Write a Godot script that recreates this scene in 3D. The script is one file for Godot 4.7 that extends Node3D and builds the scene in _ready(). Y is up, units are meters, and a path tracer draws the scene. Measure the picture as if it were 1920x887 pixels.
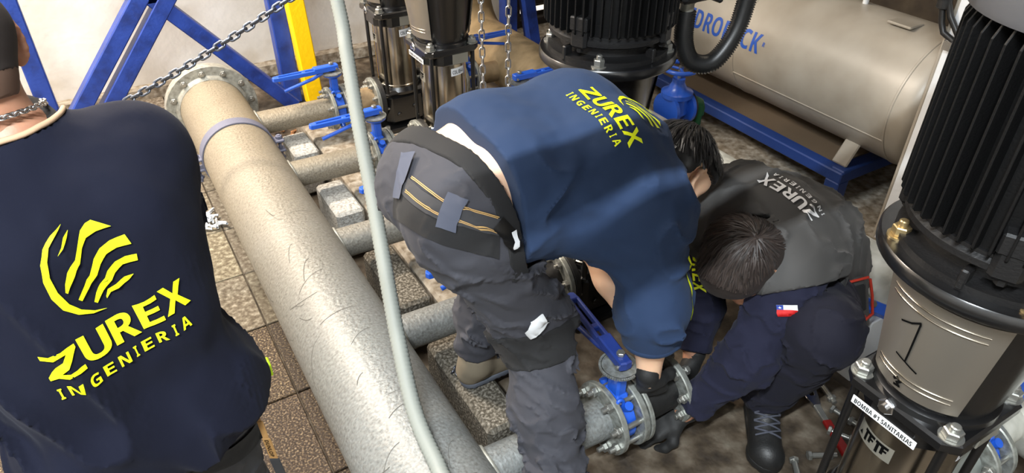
extends Node3D
# Pump room: a suction manifold with butterfly valves, vertical pumps, and three workers. The pipe runs along z, metres, y up.

func _ready() -> void:
	# camera
	var cam := Camera3D.new()
	cam.name = "camera"
	add_child(cam)
	cam.keep_aspect = Camera3D.KEEP_HEIGHT
	cam.fov = 36.86
	cam.near = 0.02
	cam.far = 60.0
	cam.position = Vector3(0, 1.95, 0)
	cam.rotation_degrees = Vector3(-35.6, -30.6, 0)
	cam.current = true
	# surroundings
	var env := Environment.new()
	env.background_mode = Environment.BG_COLOR
	env.background_color = Color(0.02, 0.02, 0.022)
	env.tonemap_mode = Environment.TONE_MAPPER_LINEAR
	env.tonemap_exposure = 1.0
	env.sdfgi_enabled = true
	env.ssao_enabled = true
	env.ssil_enabled = true
	var we := WorldEnvironment.new()
	we.name = "world"
	we.environment = env
	add_child(we)
	make_materials()
	lamp(Vector3(0.0, 3.25, -2.6), Vector2(0.3, 1.2), 8.0, Color(1, 0.97, 0.93), "long LED ceiling panel above the thick suction pipe")
	lamp(Vector3(-0.9, 3.25, -3.9), Vector2(1.2, 0.3), 28.0, Color(1, 0.93, 0.85), "LED ceiling panel close to the white back wall")
	lamp(Vector3(-0.7, 3.25, 0.3), Vector2(1.2, 0.05), 24.0, Color(0.95, 0.98, 1), "LED ceiling panel over the way in")
	lamp(Vector3(2.7, 3.3, -2.6), Vector2(0.3, 0.9), 1.0, Color(1, 0.92, 0.82), "dim LED ceiling panel above the beige tank")
	build_room()
	build_suction()
	build_discharge()
	build_tank()
	build_pumps()
	build_valves()
	build_frames()
	build_hose()
	build_left_man()
	build_bending_man()
	build_crouching_man()
	build_chain_scrap()
	build_small()

# ---------------------------------------------------------------- mesh builder
class MB:
	var v := PackedVector3Array()
	var n := PackedVector3Array()
	var c := PackedColorArray()
	var ix := PackedInt32Array()
	var tint := Color.WHITE
	var tinted := false

	func tri(a: Vector3, b: Vector3, d: Vector3, na: Vector3, nb: Vector3, nd: Vector3) -> void:
		var g := (b - a).cross(d - a)
		if g.length_squared() < 1e-18:
			return
		var s := v.size()
		v.append(a); v.append(b); v.append(d)
		n.append(na); n.append(nb); n.append(nd)
		c.append(tint); c.append(tint); c.append(tint)
		if g.dot(na + nb + nd) > 0:
			ix.append(s); ix.append(s + 2); ix.append(s + 1)
		else:
			ix.append(s); ix.append(s + 1); ix.append(s + 2)

	func quad(a: Vector3, b: Vector3, d: Vector3, e: Vector3, na: Vector3, nb: Vector3, nd: Vector3, ne: Vector3) -> void:
		tri(a, b, d, na, nb, nd)
		tri(a, d, e, na, nd, ne)

	func flat(pts: Array, nn: Vector3) -> void:
		for i in range(1, pts.size() - 1):
			tri(pts[0], pts[i], pts[i + 1], nn, nn, nn)

	func add(o: MB, xf := Transform3D()) -> void:
		var s := v.size()
		var nb := xf.basis.inverse().transposed()
		for i in o.v.size():
			v.append(xf * o.v[i])
			n.append((nb * o.n[i]).normalized())
			c.append(o.c[i])
		var mirror := xf.basis.determinant() < 0
		for i in range(0, o.ix.size(), 3):
			ix.append(s + o.ix[i])
			ix.append(s + (o.ix[i + 2] if mirror else o.ix[i + 1]))
			ix.append(s + (o.ix[i + 1] if mirror else o.ix[i + 2]))

	func mesh(m: Material) -> ArrayMesh:
		var a := []
		a.resize(Mesh.ARRAY_MAX)
		a[Mesh.ARRAY_VERTEX] = v
		a[Mesh.ARRAY_NORMAL] = n
		if tinted:
			a[Mesh.ARRAY_COLOR] = c
		a[Mesh.ARRAY_INDEX] = ix
		var am := ArrayMesh.new()
		am.add_surface_from_arrays(Mesh.PRIMITIVE_TRIANGLES, a)
		am.surface_set_material(0, m)
		return am

	# profile of (radius, height) turned about the local y axis
	func lathe(prof: Array, seg: int, xf := Transform3D(), from := 0.0, to := TAU, crease := 0.75) -> MB:
		var pn := []
		for i in prof.size() - 1:
			var d: Vector2 = prof[i + 1] - prof[i]
			pn.append(Vector2(d.y, -d.x).normalized())
		for i in prof.size() - 1:
			var na: Vector2 = pn[i]
			var nb: Vector2 = pn[i]
			if i > 0 and pn[i - 1].dot(pn[i]) > crease:
				na = (pn[i - 1] + pn[i]).normalized()
			if i < pn.size() - 1 and pn[i + 1].dot(pn[i]) > crease:
				nb = (pn[i + 1] + pn[i]).normalized()
			var p: Vector2 = prof[i]
			var q: Vector2 = prof[i + 1]
			for k in seg:
				var a0 := from + (to - from) * k / seg
				var a1 := from + (to - from) * (k + 1) / seg
				var d0 := Vector3(cos(a0), 0, sin(a0))
				var d1 := Vector3(cos(a1), 0, sin(a1))
				var u := Vector3.UP
				var b := xf.basis
				quad(xf * (d0 * p.x + u * p.y), xf * (d1 * p.x + u * p.y), xf * (d1 * q.x + u * q.y), xf * (d0 * q.x + u * q.y), b * (d0 * na.x + u * na.y), b * (d1 * na.x + u * na.y), b * (d1 * nb.x + u * nb.y), b * (d0 * nb.x + u * nb.y))
		return self

	# a rod from a to b, ends chamfered
	func rod(a: Vector3, b: Vector3, r: float, seg := 16, bev := 0.0, r2 := -1.0) -> MB:
		var l := (b - a).length()
		var e := r if r2 < 0 else r2
		return lathe([Vector2(0, 0), Vector2(r - bev, 0), Vector2(r, bev), Vector2(e, l - bev), Vector2(e - bev, l), Vector2(0, l)] if bev > 0 else [Vector2(0, 0), Vector2(r, 0), Vector2(e, l), Vector2(0, l)], seg, MB.along(a, b))

	static func along(a: Vector3, b: Vector3) -> Transform3D:
		var y := (b - a).normalized()
		var x := y.cross(Vector3(0.31, 0.17, 0.9) if absf(y.dot(Vector3(0.31, 0.17, 0.9).normalized())) < 0.9 else Vector3.RIGHT).normalized()
		return Transform3D(Basis(x, y, x.cross(y)), a)

	# a box with chamfered edges
	func box(ctr: Vector3, s: Vector3, bev := 0.0, xf := Transform3D()) -> MB:
		var h := s * 0.5
		bev = minf(bev, minf(h.x, minf(h.y, h.z)) * 0.95)
		var ax := [Vector3.RIGHT, Vector3.UP, Vector3.BACK]
		for i in 3:
			var j := (i + 1) % 3
			var k := (i + 2) % 3
			for sg in [-1.0, 1.0]:
				var nn: Vector3 = ax[i] * sg
				var o: Vector3 = ctr + nn * h[i]
				var U: Vector3 = ax[j] * (h[j] - bev)
				var W: Vector3 = ax[k] * (h[k] - bev)
				flat([xf * (o + U + W), xf * (o + U - W), xf * (o - U - W), xf * (o - U + W)], (xf.basis * nn).normalized())
		if bev > 0:
			for i in 3:
				var j := (i + 1) % 3
				var k := (i + 2) % 3
				var L: Vector3 = ax[i] * (h[i] - bev)
				for sj in [-1.0, 1.0]:
					for sk in [-1.0, 1.0]:
						var p: Vector3 = ctr + ax[j] * sj * h[j] + ax[k] * sk * (h[k] - bev)
						var q: Vector3 = ctr + ax[j] * sj * (h[j] - bev) + ax[k] * sk * h[k]
						var nn: Vector3 = (xf.basis * (ax[j] * sj + ax[k] * sk)).normalized()
						flat([xf * (p + L), xf * (p - L), xf * (q - L), xf * (q + L)], nn)
			for sx in [-1.0, 1.0]:
				for sy in [-1.0, 1.0]:
					for sz in [-1.0, 1.0]:
						var e := Vector3(sx, sy, sz)
						var m := h - Vector3.ONE * bev
						var nn: Vector3 = (xf.basis * e).normalized()
						flat([xf * (ctr + e * Vector3(h.x, m.y, m.z)), xf * (ctr + e * Vector3(m.x, h.y, m.z)), xf * (ctr + e * Vector3(m.x, m.y, h.z))], nn)
		return self

	# a round tube through points
	func tube(pts: PackedVector3Array, r: float, seg := 10, closed := false, radii := PackedFloat32Array(), caps := true) -> MB:
		var m := pts.size()
		var xs := []
		var ys := []
		var up := Vector3.UP
		for i in m:
			var a := pts[(i - 1 + m) % m] if closed or i > 0 else pts[i]
			var b := pts[(i + 1) % m] if closed or i < m - 1 else pts[i]
			var t := (b - a).normalized()
			if i == 0:
				up = t.cross(Vector3.RIGHT if absf(t.x) < 0.8 else Vector3.UP).normalized()
			up = (up - t * up.dot(t)).normalized()
			xs.append(up)
			ys.append(t.cross(up))
		for i in (m if closed else m - 1):
			var j := (i + 1) % m
			var ra := radii[i] if radii.size() else r
			var rb := radii[j] if radii.size() else r
			for k in seg:
				var a0 := TAU * k / seg
				var a1 := TAU * (k + 1) / seg
				var p0: Vector3 = xs[i] * cos(a0) + ys[i] * sin(a0)
				var p1: Vector3 = xs[i] * cos(a1) + ys[i] * sin(a1)
				var q0: Vector3 = xs[j] * cos(a0) + ys[j] * sin(a0)
				var q1: Vector3 = xs[j] * cos(a1) + ys[j] * sin(a1)
				quad(pts[i] + p0 * ra, pts[i] + p1 * ra, pts[j] + q1 * rb, pts[j] + q0 * rb, p0, p1, q1, q0)
		if not closed and caps:
			for e in [0, m - 1]:
				var t: Vector3 = (pts[1] - pts[0]).normalized() * -1.0 if e == 0 else (pts[m - 1] - pts[m - 2]).normalized()
				var ring := []
				for k in seg:
					var a0 := TAU * k / seg
					ring.append(pts[e] + (xs[e] * cos(a0) + ys[e] * sin(a0)) * (radii[e] if radii.size() else r))
				flat(ring, t)
		return self

	# a flat outline given thickness: outline in local x, y; thickness along local z from 0
	func prism(poly: PackedVector2Array, depth: float, xf := Transform3D(), bev := 0.0) -> MB:
		var m := poly.size()
		var area := 0.0
		for i in m:
			area += poly[i].cross(poly[(i + 1) % m])
		var inner := poly.duplicate()
		if bev > 0:
			for i in m:
				var e0 := (poly[i] - poly[(i - 1 + m) % m]).normalized()
				var e1 := (poly[(i + 1) % m] - poly[i]).normalized()
				var o := (Vector2(-e0.y, e0.x) + Vector2(-e1.y, e1.x)).normalized() * signf(area)
				inner[i] = poly[i] + o * bev / maxf(0.4, o.dot(Vector2(-e0.y, e0.x) * signf(area)))
		var t := Geometry2D.triangulate_polygon(inner)
		var zt := (xf.basis * Vector3.BACK).normalized()
		for i in range(0, t.size(), 3):
			var p := inner[t[i]]
			var q := inner[t[i + 1]]
			var r := inner[t[i + 2]]
			tri(xf * Vector3(p.x, p.y, depth), xf * Vector3(q.x, q.y, depth), xf * Vector3(r.x, r.y, depth), zt, zt, zt)
			tri(xf * Vector3(p.x, p.y, 0), xf * Vector3(q.x, q.y, 0), xf * Vector3(r.x, r.y, 0), -zt, -zt, -zt)
		for i in m:
			var p := poly[i]
			var q := poly[(i + 1) % m]
			var e := (q - p).normalized() * signf(area)
			var nn := (xf.basis * Vector3(e.y, -e.x, 0)).normalized()
			var d0 := bev
			var d1 := depth - bev
			flat([xf * Vector3(p.x, p.y, d0), xf * Vector3(q.x, q.y, d0), xf * Vector3(q.x, q.y, d1), xf * Vector3(p.x, p.y, d1)], nn)
			if bev > 0:
				var pi := inner[i]
				var qi := inner[(i + 1) % m]
				flat([xf * Vector3(p.x, p.y, d1), xf * Vector3(q.x, q.y, d1), xf * Vector3(qi.x, qi.y, depth), xf * Vector3(pi.x, pi.y, depth)], (nn + zt).normalized())
				flat([xf * Vector3(p.x, p.y, d0), xf * Vector3(q.x, q.y, d0), xf * Vector3(qi.x, qi.y, 0), xf * Vector3(pi.x, pi.y, 0)], (nn - zt).normalized())
		return self

	func hexagon(r: float, h: float, xf := Transform3D()) -> MB:   # a hexagon nut with its axis along local y
		var prof := PackedVector2Array()
		for k in 6:
			prof.append(Vector2(cos(TAU * k / 6), sin(TAU * k / 6)) * r)
		return prism(prof, h, xf * Transform3D(Basis(Vector3.RIGHT, -PI / 2), Vector3.ZERO), r * 0.12)

# ---------------------------------------------------------------- naming and placing
var taken := {}

func numbered(called: String) -> String:
	if not taken.has(called):
		taken[called] = 0
		return called
	taken[called] += 1
	return "%s_%03d" % [called, taken[called]]

func meta(o: Node, label := "", category := "", group := "", kind := "") -> void:
	if label: o.set_meta("label", label)
	if category: o.set_meta("category", category)
	if group: o.set_meta("group", group)
	if kind: o.set_meta("kind", kind)

func thing(called: String, label: String, category: String, at := Vector3.ZERO, group := "") -> Node3D:
	var o := Node3D.new()
	o.name = numbered(called)
	add_child(o)
	o.position = at
	meta(o, label, category, group)
	return o

# a part whose geometry is given in world coordinates (the thing stands unturned at its base)
func part(called: String, mb, m: Material, parent: Node3D, local := false, label := "") -> MeshInstance3D:
	var o := MeshInstance3D.new()
	o.name = called
	o.mesh = mb.mesh(m) if mb is MB else mb
	parent.add_child(o, true)
	if not local:
		var off := Vector3.ZERO
		var p: Node = parent
		while p != self:
			off += p.position
			p = p.get_parent()
		o.position = -off
	if label: o.set_meta("label", label)
	return o

# a thing made of one mesh, geometry in world coordinates
func single(called: String, mb: MB, m: Material, label: String, category: String, group := "") -> MeshInstance3D:
	var o := part(numbered(called), mb, m, self)
	meta(o, label, category, group)
	return o

func struct(called: String, mb: MB, m: Material) -> MeshInstance3D:
	var o := part(called, mb, m, self)
	o.set_meta("kind", "structure")
	return o

func copy(o: Node3D, at: Vector3, label := "", turn := 0.0) -> Node3D:
	var r: Node3D = o.duplicate()
	var base := String(o.name)
	r.name = numbered(base)
	add_child(r)
	r.position = at
	r.rotation.y = turn
	if label: r.set_meta("label", label)
	return r

# ---------------------------------------------------------------- materials
var mats := {}
var texs := {}

func ntex(key: String, freq: float, stops: Array, kind := FastNoiseLite.TYPE_SIMPLEX_SMOOTH, oct := 4, size := 512, normal := 0.0, seed_ := 1) -> NoiseTexture2D:
	if texs.has(key):
		return texs[key]
	var f := FastNoiseLite.new()
	f.noise_type = kind
	f.frequency = freq
	f.fractal_octaves = oct
	f.seed = seed_
	if kind == FastNoiseLite.TYPE_CELLULAR:
		f.cellular_return_type = FastNoiseLite.RETURN_CELL_VALUE if normal == 0.0 else FastNoiseLite.RETURN_DISTANCE
		f.fractal_type = FastNoiseLite.FRACTAL_NONE if oct < 2 else FastNoiseLite.FRACTAL_FBM
	var t := NoiseTexture2D.new()
	t.width = size
	t.height = size
	t.seamless = true
	t.noise = f
	if normal > 0.0:
		t.as_normal_map = true
		t.bump_strength = normal
	if stops.size():
		var g := Gradient.new()
		g.offsets = PackedFloat32Array()
		var off := PackedFloat32Array()
		var col := PackedColorArray()
		for s in stops:
			off.append(s[0])
			col.append(s[1])
		g.offsets = off
		g.colors = col
		t.color_ramp = g
	texs[key] = t
	return t

func mat(key: String, col: Color, rough := 0.6, metal := 0.0, o := {}) -> StandardMaterial3D:
	if mats.has(key):
		return mats[key]
	var m := StandardMaterial3D.new()
	m.resource_name = key
	m.albedo_color = col
	m.roughness = rough
	m.metallic = metal
	m.uv1_triplanar = true
	m.uv1_world_triplanar = o.get("world", false)
	m.uv1_scale = Vector3.ONE * o.get("scale", 1.0)
	if o.has("tex"): m.albedo_texture = o.tex
	if o.has("norm"):
		m.normal_enabled = true
		m.normal_texture = o.norm
		m.normal_scale = o.get("nscale", 1.0)
	if o.has("rtex"):
		m.roughness_texture = o.rtex
	if o.get("vc", false): m.vertex_color_use_as_albedo = true
	if o.has("spec"): m.metallic_specular = o.spec
	if o.has("coat"):
		m.clearcoat_enabled = true
		m.clearcoat = o.coat
		m.clearcoat_roughness = o.get("coatr", 0.2)
	if o.has("rim"):
		m.rim_enabled = true
		m.rim = o.rim
		m.rim_tint = 0.6
	if o.has("sss"):
		m.subsurf_scatter_enabled = true
		m.subsurf_scatter_strength = o.sss
	if o.has("emit"):
		m.emission_enabled = true
		m.emission = o.emit
		m.emission_energy_multiplier = o.get("energy", 1.0)
	mats[key] = m
	return m

func g(x: float, y := -1.0, z := -1.0) -> Color:
	return Color(x, x if y < 0 else y, x if z < 0 else z)

func make_materials() -> void:
	var fine := ntex("fine_n", 0.06, [], FastNoiseLite.TYPE_SIMPLEX_SMOOTH, 4, 512, 4.0)
	var coarse := ntex("coarse_n", 0.012, [], FastNoiseLite.TYPE_SIMPLEX_SMOOTH, 5, 512, 8.0)
	var pits := ntex("pits_n", 0.09, [], FastNoiseLite.TYPE_CELLULAR, 1, 512, 5.0)
	var weave := ntex("weave_n", 0.35, [], FastNoiseLite.TYPE_SIMPLEX, 2, 512, 2.5)
	var creases := ntex("crease_n", 0.006, [], FastNoiseLite.TYPE_SIMPLEX_SMOOTH, 3, 512, 10.0)
	# galvanised steel with spots and dust
	mat("zinc", g(1, 1, 1), 0.5, 0.25, {"world": true, "scale": 1.6, "vc": true, "norm": fine, "nscale": 0.35, "tex": ntex("zinc", 0.055, [[0.0, g(0.3, 0.3, 0.28)], [0.2, g(0.53, 0.53, 0.51)], [0.32, g(0.61, 0.6, 0.58)], [0.5, g(0.65, 0.655, 0.64)], [0.75, g(0.7, 0.705, 0.69)], [1.0, g(0.8, 0.8, 0.8)]], FastNoiseLite.TYPE_SIMPLEX_SMOOTH, 6, 1024)})
	mat("zinc_dull", g(0.95, 0.96, 0.95), 0.5, 0.35, {"scale": 3.0, "norm": fine, "nscale": 0.25, "tex": ntex("zinc2", 0.02, [[0.0, g(0.46, 0.44, 0.4)], [0.3, g(0.6, 0.59, 0.56)], [0.65, g(0.68, 0.67, 0.64)], [1.0, g(0.76, 0.75, 0.72)]])})
	mat("flange_steel", g(0.98, 1.0, 1.0), 0.42, 0.6, {"scale": 4.0, "norm": fine, "nscale": 0.2, "tex": ntex("fl", 0.02, [[0.0, g(0.46, 0.45, 0.42)], [0.45, g(0.58, 0.58, 0.56)], [1.0, g(0.7, 0.7, 0.68)]])})
	mat("tan_pipe", g(1, 1, 1), 0.6, 0.0, {"world": true, "scale": 1.2, "norm": fine, "nscale": 0.25, "tex": ntex("tanp", 0.012, [[0.0, g(0.34, 0.27, 0.19)], [0.45, g(0.5, 0.42, 0.31)], [0.7, g(0.6, 0.52, 0.4)], [1.0, g(0.66, 0.6, 0.5)]])})
	mat("grey_pipe", g(1, 1, 1), 0.55, 0.2, {"world": true, "scale": 1.2, "vc": true, "norm": fine, "nscale": 0.25, "tex": ntex("greyp", 0.012, [[0.0, g(0.55, 0.55, 0.52)], [0.5, g(0.75, 0.75, 0.72)], [1.0, g(0.9, 0.9, 0.88)]])})
	mat("bolt", g(0.62, 0.62, 0.6), 0.35, 0.8, {"scale": 8.0, "norm": fine, "nscale": 0.2})
	mat("brass_bolt", g(0.66, 0.58, 0.42), 0.35, 0.8)
	mat("rusty", g(0.44, 0.38, 0.31), 0.7, 0.3, {"scale": 6.0, "norm": fine, "nscale": 0.5})
	mat("blue_paint", Color(0.13, 0.34, 0.76), 0.38, 0.0, {"scale": 3.0, "coat": 0.3, "norm": fine, "nscale": 0.12})
	mat("blue_frame", g(1, 1, 1), 0.42, 0.0, {"scale": 1.5, "norm": fine, "nscale": 0.12, "tex": ntex("bluef", 0.01, [[0.0, Color(0.09, 0.17, 0.42)], [0.5, Color(0.12, 0.235, 0.56)], [1.0, Color(0.15, 0.27, 0.62)]])})
	mat("blue_stand", Color(0.12, 0.23, 0.48), 0.5, 0.0, {"scale": 3.0, "norm": fine, "nscale": 0.2})
	mat("navy_lever", Color(0.12, 0.2, 0.46), 0.4, 0.0, {"norm": fine, "nscale": 0.1})
	mat("yellow_paint", Color(1.0, 0.82, 0.02), 0.45, 0.0, {"norm": fine, "nscale": 0.1})
	mat("clamp_paint", Color(0.4, 0.41, 0.48), 0.6, 0.1, {"scale": 4.0, "norm": fine, "nscale": 0.3})
	mat("black_gloss", g(0.06, 0.06, 0.064), 0.28, 0.0, {"scale": 3.0, "norm": coarse, "nscale": 0.05, "coat": 0.4})
	mat("black_cast", g(0.072, 0.07, 0.072), 0.5, 0.0, {"scale": 4.0, "norm": fine, "nscale": 0.3, "spec": 0.4})
	mat("black_fin", g(0.045, 0.044, 0.045), 0.5, 0.0, {"spec": 0.3, "scale": 4.0, "norm": fine, "nscale": 0.2})
	mat("black_rubber", g(0.09), 0.55, 0.0, {"norm": fine, "nscale": 0.2})
	mat("cowl", g(0.28, 0.28, 0.29), 0.5, 0.0)
	mat("stainless", g(0.74, 0.71, 0.66), 0.24, 1.0, {"scale": 1.0, "rtex": ntex("sst_r", 0.02, [[0.0, g(0.7)], [1.0, g(1)]])})
	mat("stainless_cover", g(0.6, 0.575, 0.535), 0.4, 0.8)
	mat("label_white", g(0.82, 0.83, 0.84), 0.5)
	mat("label_grey", g(0.55, 0.54, 0.5), 0.45, 0.5)
	mat("ink", g(0.03), 0.8, 0.0, {"spec": 0.15})
	mat("beige_tank", g(1, 1, 1), 0.42, 0.0, {"scale": 0.8, "coat": 0.25, "coatr": 0.35, "norm": coarse, "nscale": 0.06, "tex": ntex("beige", 0.008, [[0.0, g(0.55, 0.52, 0.47)], [0.5, g(0.61, 0.585, 0.54)], [1.0, g(0.65, 0.63, 0.59)]])})
	mat("text_blue", Color(0.1, 0.3, 0.66), 0.5)
	mat("green_pipe", Color(0.08, 0.3, 0.17), 0.45, 0.0, {"norm": fine, "nscale": 0.1})
	mat("grey_hose", g(0.5, 0.52, 0.5), 0.55, 0.0, {"scale": 4.0, "norm": fine, "nscale": 0.1})
	mat("hose_dark", g(0.33, 0.34, 0.33), 0.6)
	mat("conduit", g(0.1), 0.4)
	mat("chain_steel", g(0.42, 0.44, 0.48), 0.32, 0.9, {"scale": 10.0, "norm": fine, "nscale": 0.2})
	mat("silver", g(0.78, 0.78, 0.78), 0.22, 1.0)
	mat("wall_white", g(1, 1, 1), 0.75, 0.0, {"world": true, "scale": 0.5, "norm": fine, "nscale": 0.08, "tex": ntex("wallw", 0.006, [[0.0, g(0.72, 0.69, 0.64)], [0.3, g(0.8, 0.79, 0.77)], [1.0, g(0.86, 0.86, 0.86)]])})
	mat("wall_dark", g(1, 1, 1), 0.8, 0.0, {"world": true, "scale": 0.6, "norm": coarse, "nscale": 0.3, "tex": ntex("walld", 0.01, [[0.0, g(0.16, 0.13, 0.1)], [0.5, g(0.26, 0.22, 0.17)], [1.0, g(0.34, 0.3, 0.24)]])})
	mat("ceiling_grey", g(0.5, 0.5, 0.5), 0.85)
	mat("pillar_white", g(0.84, 0.85, 0.86), 0.6, 0.0, {"world": true, "scale": 1.0, "norm": fine, "nscale": 0.1})
	mat("pillar_edge", g(0.6, 0.57, 0.52), 0.7)
	mat("concrete", g(1, 1, 1), 0.88, 0.0, {"world": true, "scale": 1.4, "norm": coarse, "nscale": 0.5, "tex": ntex("conc", 0.012, [[0.0, g(0.34, 0.3, 0.25)], [0.35, g(0.5, 0.46, 0.4)], [0.6, g(0.58, 0.55, 0.5)], [1.0, g(0.7, 0.68, 0.64)]], FastNoiseLite.TYPE_SIMPLEX_SMOOTH, 7, 1024)})
	mat("floor_brown", g(1, 1, 1), 0.7, 0.0, {"world": true, "scale": 1.0, "norm": coarse, "nscale": 0.6, "tex": ntex("flb", 0.008, [[0.0, g(0.13, 0.1, 0.07)], [0.35, g(0.24, 0.2, 0.15)], [0.6, g(0.33, 0.29, 0.24)], [1.0, g(0.46, 0.43, 0.38)]], FastNoiseLite.TYPE_SIMPLEX_SMOOTH, 6, 1024)})
	mat("block", g(1, 1, 1), 0.9, 0.0, {"world": true, "scale": 3.0, "norm": pits, "nscale": 0.5, "tex": ntex("blk", 0.035, [[0.0, g(0.36, 0.35, 0.32)], [0.25, g(0.58, 0.57, 0.55)], [0.6, g(0.69, 0.69, 0.67)], [1.0, g(0.8, 0.8, 0.79)]], FastNoiseLite.TYPE_SIMPLEX_SMOOTH, 6)})
	mat("block_dark", g(1, 1, 1), 0.9, 0.0, {"world": true, "scale": 3.0, "norm": pits, "nscale": 0.6, "tex": ntex("blkd", 0.05, [[0.0, g(0.13, 0.11, 0.08)], [0.4, g(0.3, 0.28, 0.24)], [0.6, g(0.42, 0.4, 0.36)], [1.0, g(0.66, 0.64, 0.6)]], FastNoiseLite.TYPE_SIMPLEX_SMOOTH, 6)})
	mat("tile_grey", g(1, 1, 1), 0.8, 0.0, {"world": true, "scale": 2.2, "vc": true, "norm": pits, "nscale": 0.35, "tex": ntex("tg", 0.03, [[0.0, g(0.32, 0.28, 0.22)], [0.35, g(0.45, 0.41, 0.35)], [0.62, g(0.55, 0.52, 0.46)], [1.0, g(0.78, 0.76, 0.71)]], FastNoiseLite.TYPE_SIMPLEX_SMOOTH, 6)})
	mat("tile_brown", g(1, 1, 1), 0.7, 0.0, {"world": true, "scale": 2.2, "vc": true, "norm": pits, "nscale": 0.5, "tex": ntex("tb", 0.085, [[0.0, g(0.15, 0.11, 0.065)], [0.42, g(0.24, 0.18, 0.115)], [0.58, g(0.33, 0.265, 0.185)], [0.72, g(0.56, 0.5, 0.39)], [1.0, g(0.72, 0.67, 0.56)]], FastNoiseLite.TYPE_SIMPLEX_SMOOTH, 3)})
	mat("grout", g(0.13, 0.1, 0.07), 0.9)
	mat("soil", g(1, 1, 1), 0.95, 0.0, {"world": true, "scale": 3.0, "norm": coarse, "nscale": 1.0, "tex": ntex("soil", 0.03, [[0.0, g(0.07, 0.05, 0.035)], [0.5, g(0.2, 0.14, 0.09)], [1.0, g(0.4, 0.31, 0.22)]], FastNoiseLite.TYPE_SIMPLEX_SMOOTH, 6)})
	mat("gravel", g(1, 1, 1), 0.9, 0.0, {"scale": 20.0, "tex": ntex("grav", 0.02, [[0.0, g(0.3, 0.2, 0.12)], [0.5, g(0.55, 0.38, 0.24)], [1.0, g(0.8, 0.66, 0.5)]])})
	mat("plastic_film", g(0.86, 0.88, 0.9), 0.25, 0.0, {"coat": 0.5})
	mat("wood_dark", g(1, 1, 1), 0.7, 0.0, {"scale": 2.0, "tex": ntex("woodd", 0.01, [[0.0, g(0.07, 0.045, 0.03)], [1.0, g(0.17, 0.11, 0.075)]])})
	# clothes, skin and hair
	mat("navy_knit", g(0.056, 0.066, 0.122), 0.9, 0.0, {"scale": 5.0, "norm": weave, "nscale": 0.25, "rim": 0.25, "spec": 0.3})
	mat("navy_shirt", g(0.145, 0.205, 0.31), 0.85, 0.0, {"scale": 5.0, "norm": weave, "nscale": 0.2, "rim": 0.3, "spec": 0.3})
	mat("navy_sweater", g(0.115, 0.12, 0.185), 0.9, 0.0, {"scale": 5.0, "norm": weave, "nscale": 0.25, "rim": 0.3, "spec": 0.3})
	mat("navy_trousers", g(0.105, 0.105, 0.145), 0.85, 0.0, {"scale": 5.0, "norm": weave, "nscale": 0.25, "rim": 0.25, "spec": 0.3})
	mat("grey_trousers", g(0.235, 0.237, 0.26), 0.8, 0.0, {"scale": 5.0, "norm": weave, "nscale": 0.25, "rim": 0.25, "spec": 0.35})
	mat("slate_cloth", g(0.27, 0.29, 0.35), 0.8, 0.0, {"scale": 5.0, "norm": weave, "nscale": 0.2, "rim": 0.25})
	mat("black_cloth", g(0.1, 0.1, 0.105), 0.88, 0.0, {"scale": 5.0, "norm": weave, "nscale": 0.3, "rim": 0.15})
	mat("charcoal_cloth", g(0.2, 0.2, 0.21), 0.85, 0.0, {"scale": 5.0, "norm": weave, "nscale": 0.2, "rim": 0.2})
	mat("vest_grey", g(0.225, 0.22, 0.215), 0.75, 0.0, {"scale": 5.0, "norm": weave, "nscale": 0.2, "rim": 0.3})
	mat("print_yellow", Color(0.9, 0.95, 0.05), 0.6)
	mat("print_white", g(0.8), 0.6)
	mat("stitch", Color(0.72, 0.58, 0.36), 0.7)
	mat("stitch_white", g(0.7), 0.7)
	mat("skin", Color(0.65, 0.47, 0.37), 0.5, 0.0, {"scale": 6.0, "norm": fine, "nscale": 0.15, "sss": 0.15})
	mat("skin_pale", Color(0.86, 0.7, 0.58), 0.5, 0.0, {"scale": 6.0, "norm": fine, "nscale": 0.15, "sss": 0.15})
	mat("hair_black", g(0.1, 0.095, 0.095), 0.45, 0.0, {"vc": true, "rim": 0.2})
	mat("hair_brown", Color(0.2, 0.165, 0.15), 0.55, 0.0, {"vc": true, "rim": 0.3})
	mat("hair_shaved", Color(0.17, 0.14, 0.125), 0.8, 0.0, {"scale": 10.0, "norm": weave, "nscale": 0.6})
	mat("hair_fade", Color(0.36, 0.27, 0.215), 0.8, 0.0, {"scale": 10.0, "norm": weave, "nscale": 0.5})
	mat("eye_white", g(0.8), 0.3)
	mat("glove", g(0.075), 0.7, 0.0, {"scale": 6.0, "norm": fine, "nscale": 0.3, "rim": 0.1})
	mat("shoe_beige", Color(0.5, 0.46, 0.39), 0.8, 0.0, {"scale": 6.0, "norm": weave, "nscale": 0.3})
	mat("sole_grey", g(0.36, 0.38, 0.42), 0.7)
	mat("red_cloth", Color(0.55, 0.07, 0.05), 0.7)
	mat("orange_cloth", Color(0.7, 0.17, 0.08), 0.7)
	mat("boot_black", g(0.1), 0.5, 0.0, {"scale": 5.0, "norm": fine, "nscale": 0.3})
	mat("lace_grey", g(0.25, 0.26, 0.3), 0.8)
	mat("flag_blue", Color(0.06, 0.2, 0.55), 0.7)
	mat("flag_red", Color(0.72, 0.06, 0.06), 0.7)
	mat("tag_green", Color(0.75, 0.9, 0.06), 0.6)
	mat("scuff", g(0.3, 0.29, 0.27), 0.7)
	mat("strap_cream", Color(0.72, 0.6, 0.48), 0.8)
	mat("strap_tan", Color(0.5, 0.37, 0.2), 0.8)
	mat("tool_red", Color(0.5, 0.05, 0.04), 0.5)

func X(key: String) -> StandardMaterial3D:
	return mats[key]

# ---------------------------------------------------------------- lettering
var letter_cache := {}

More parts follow.
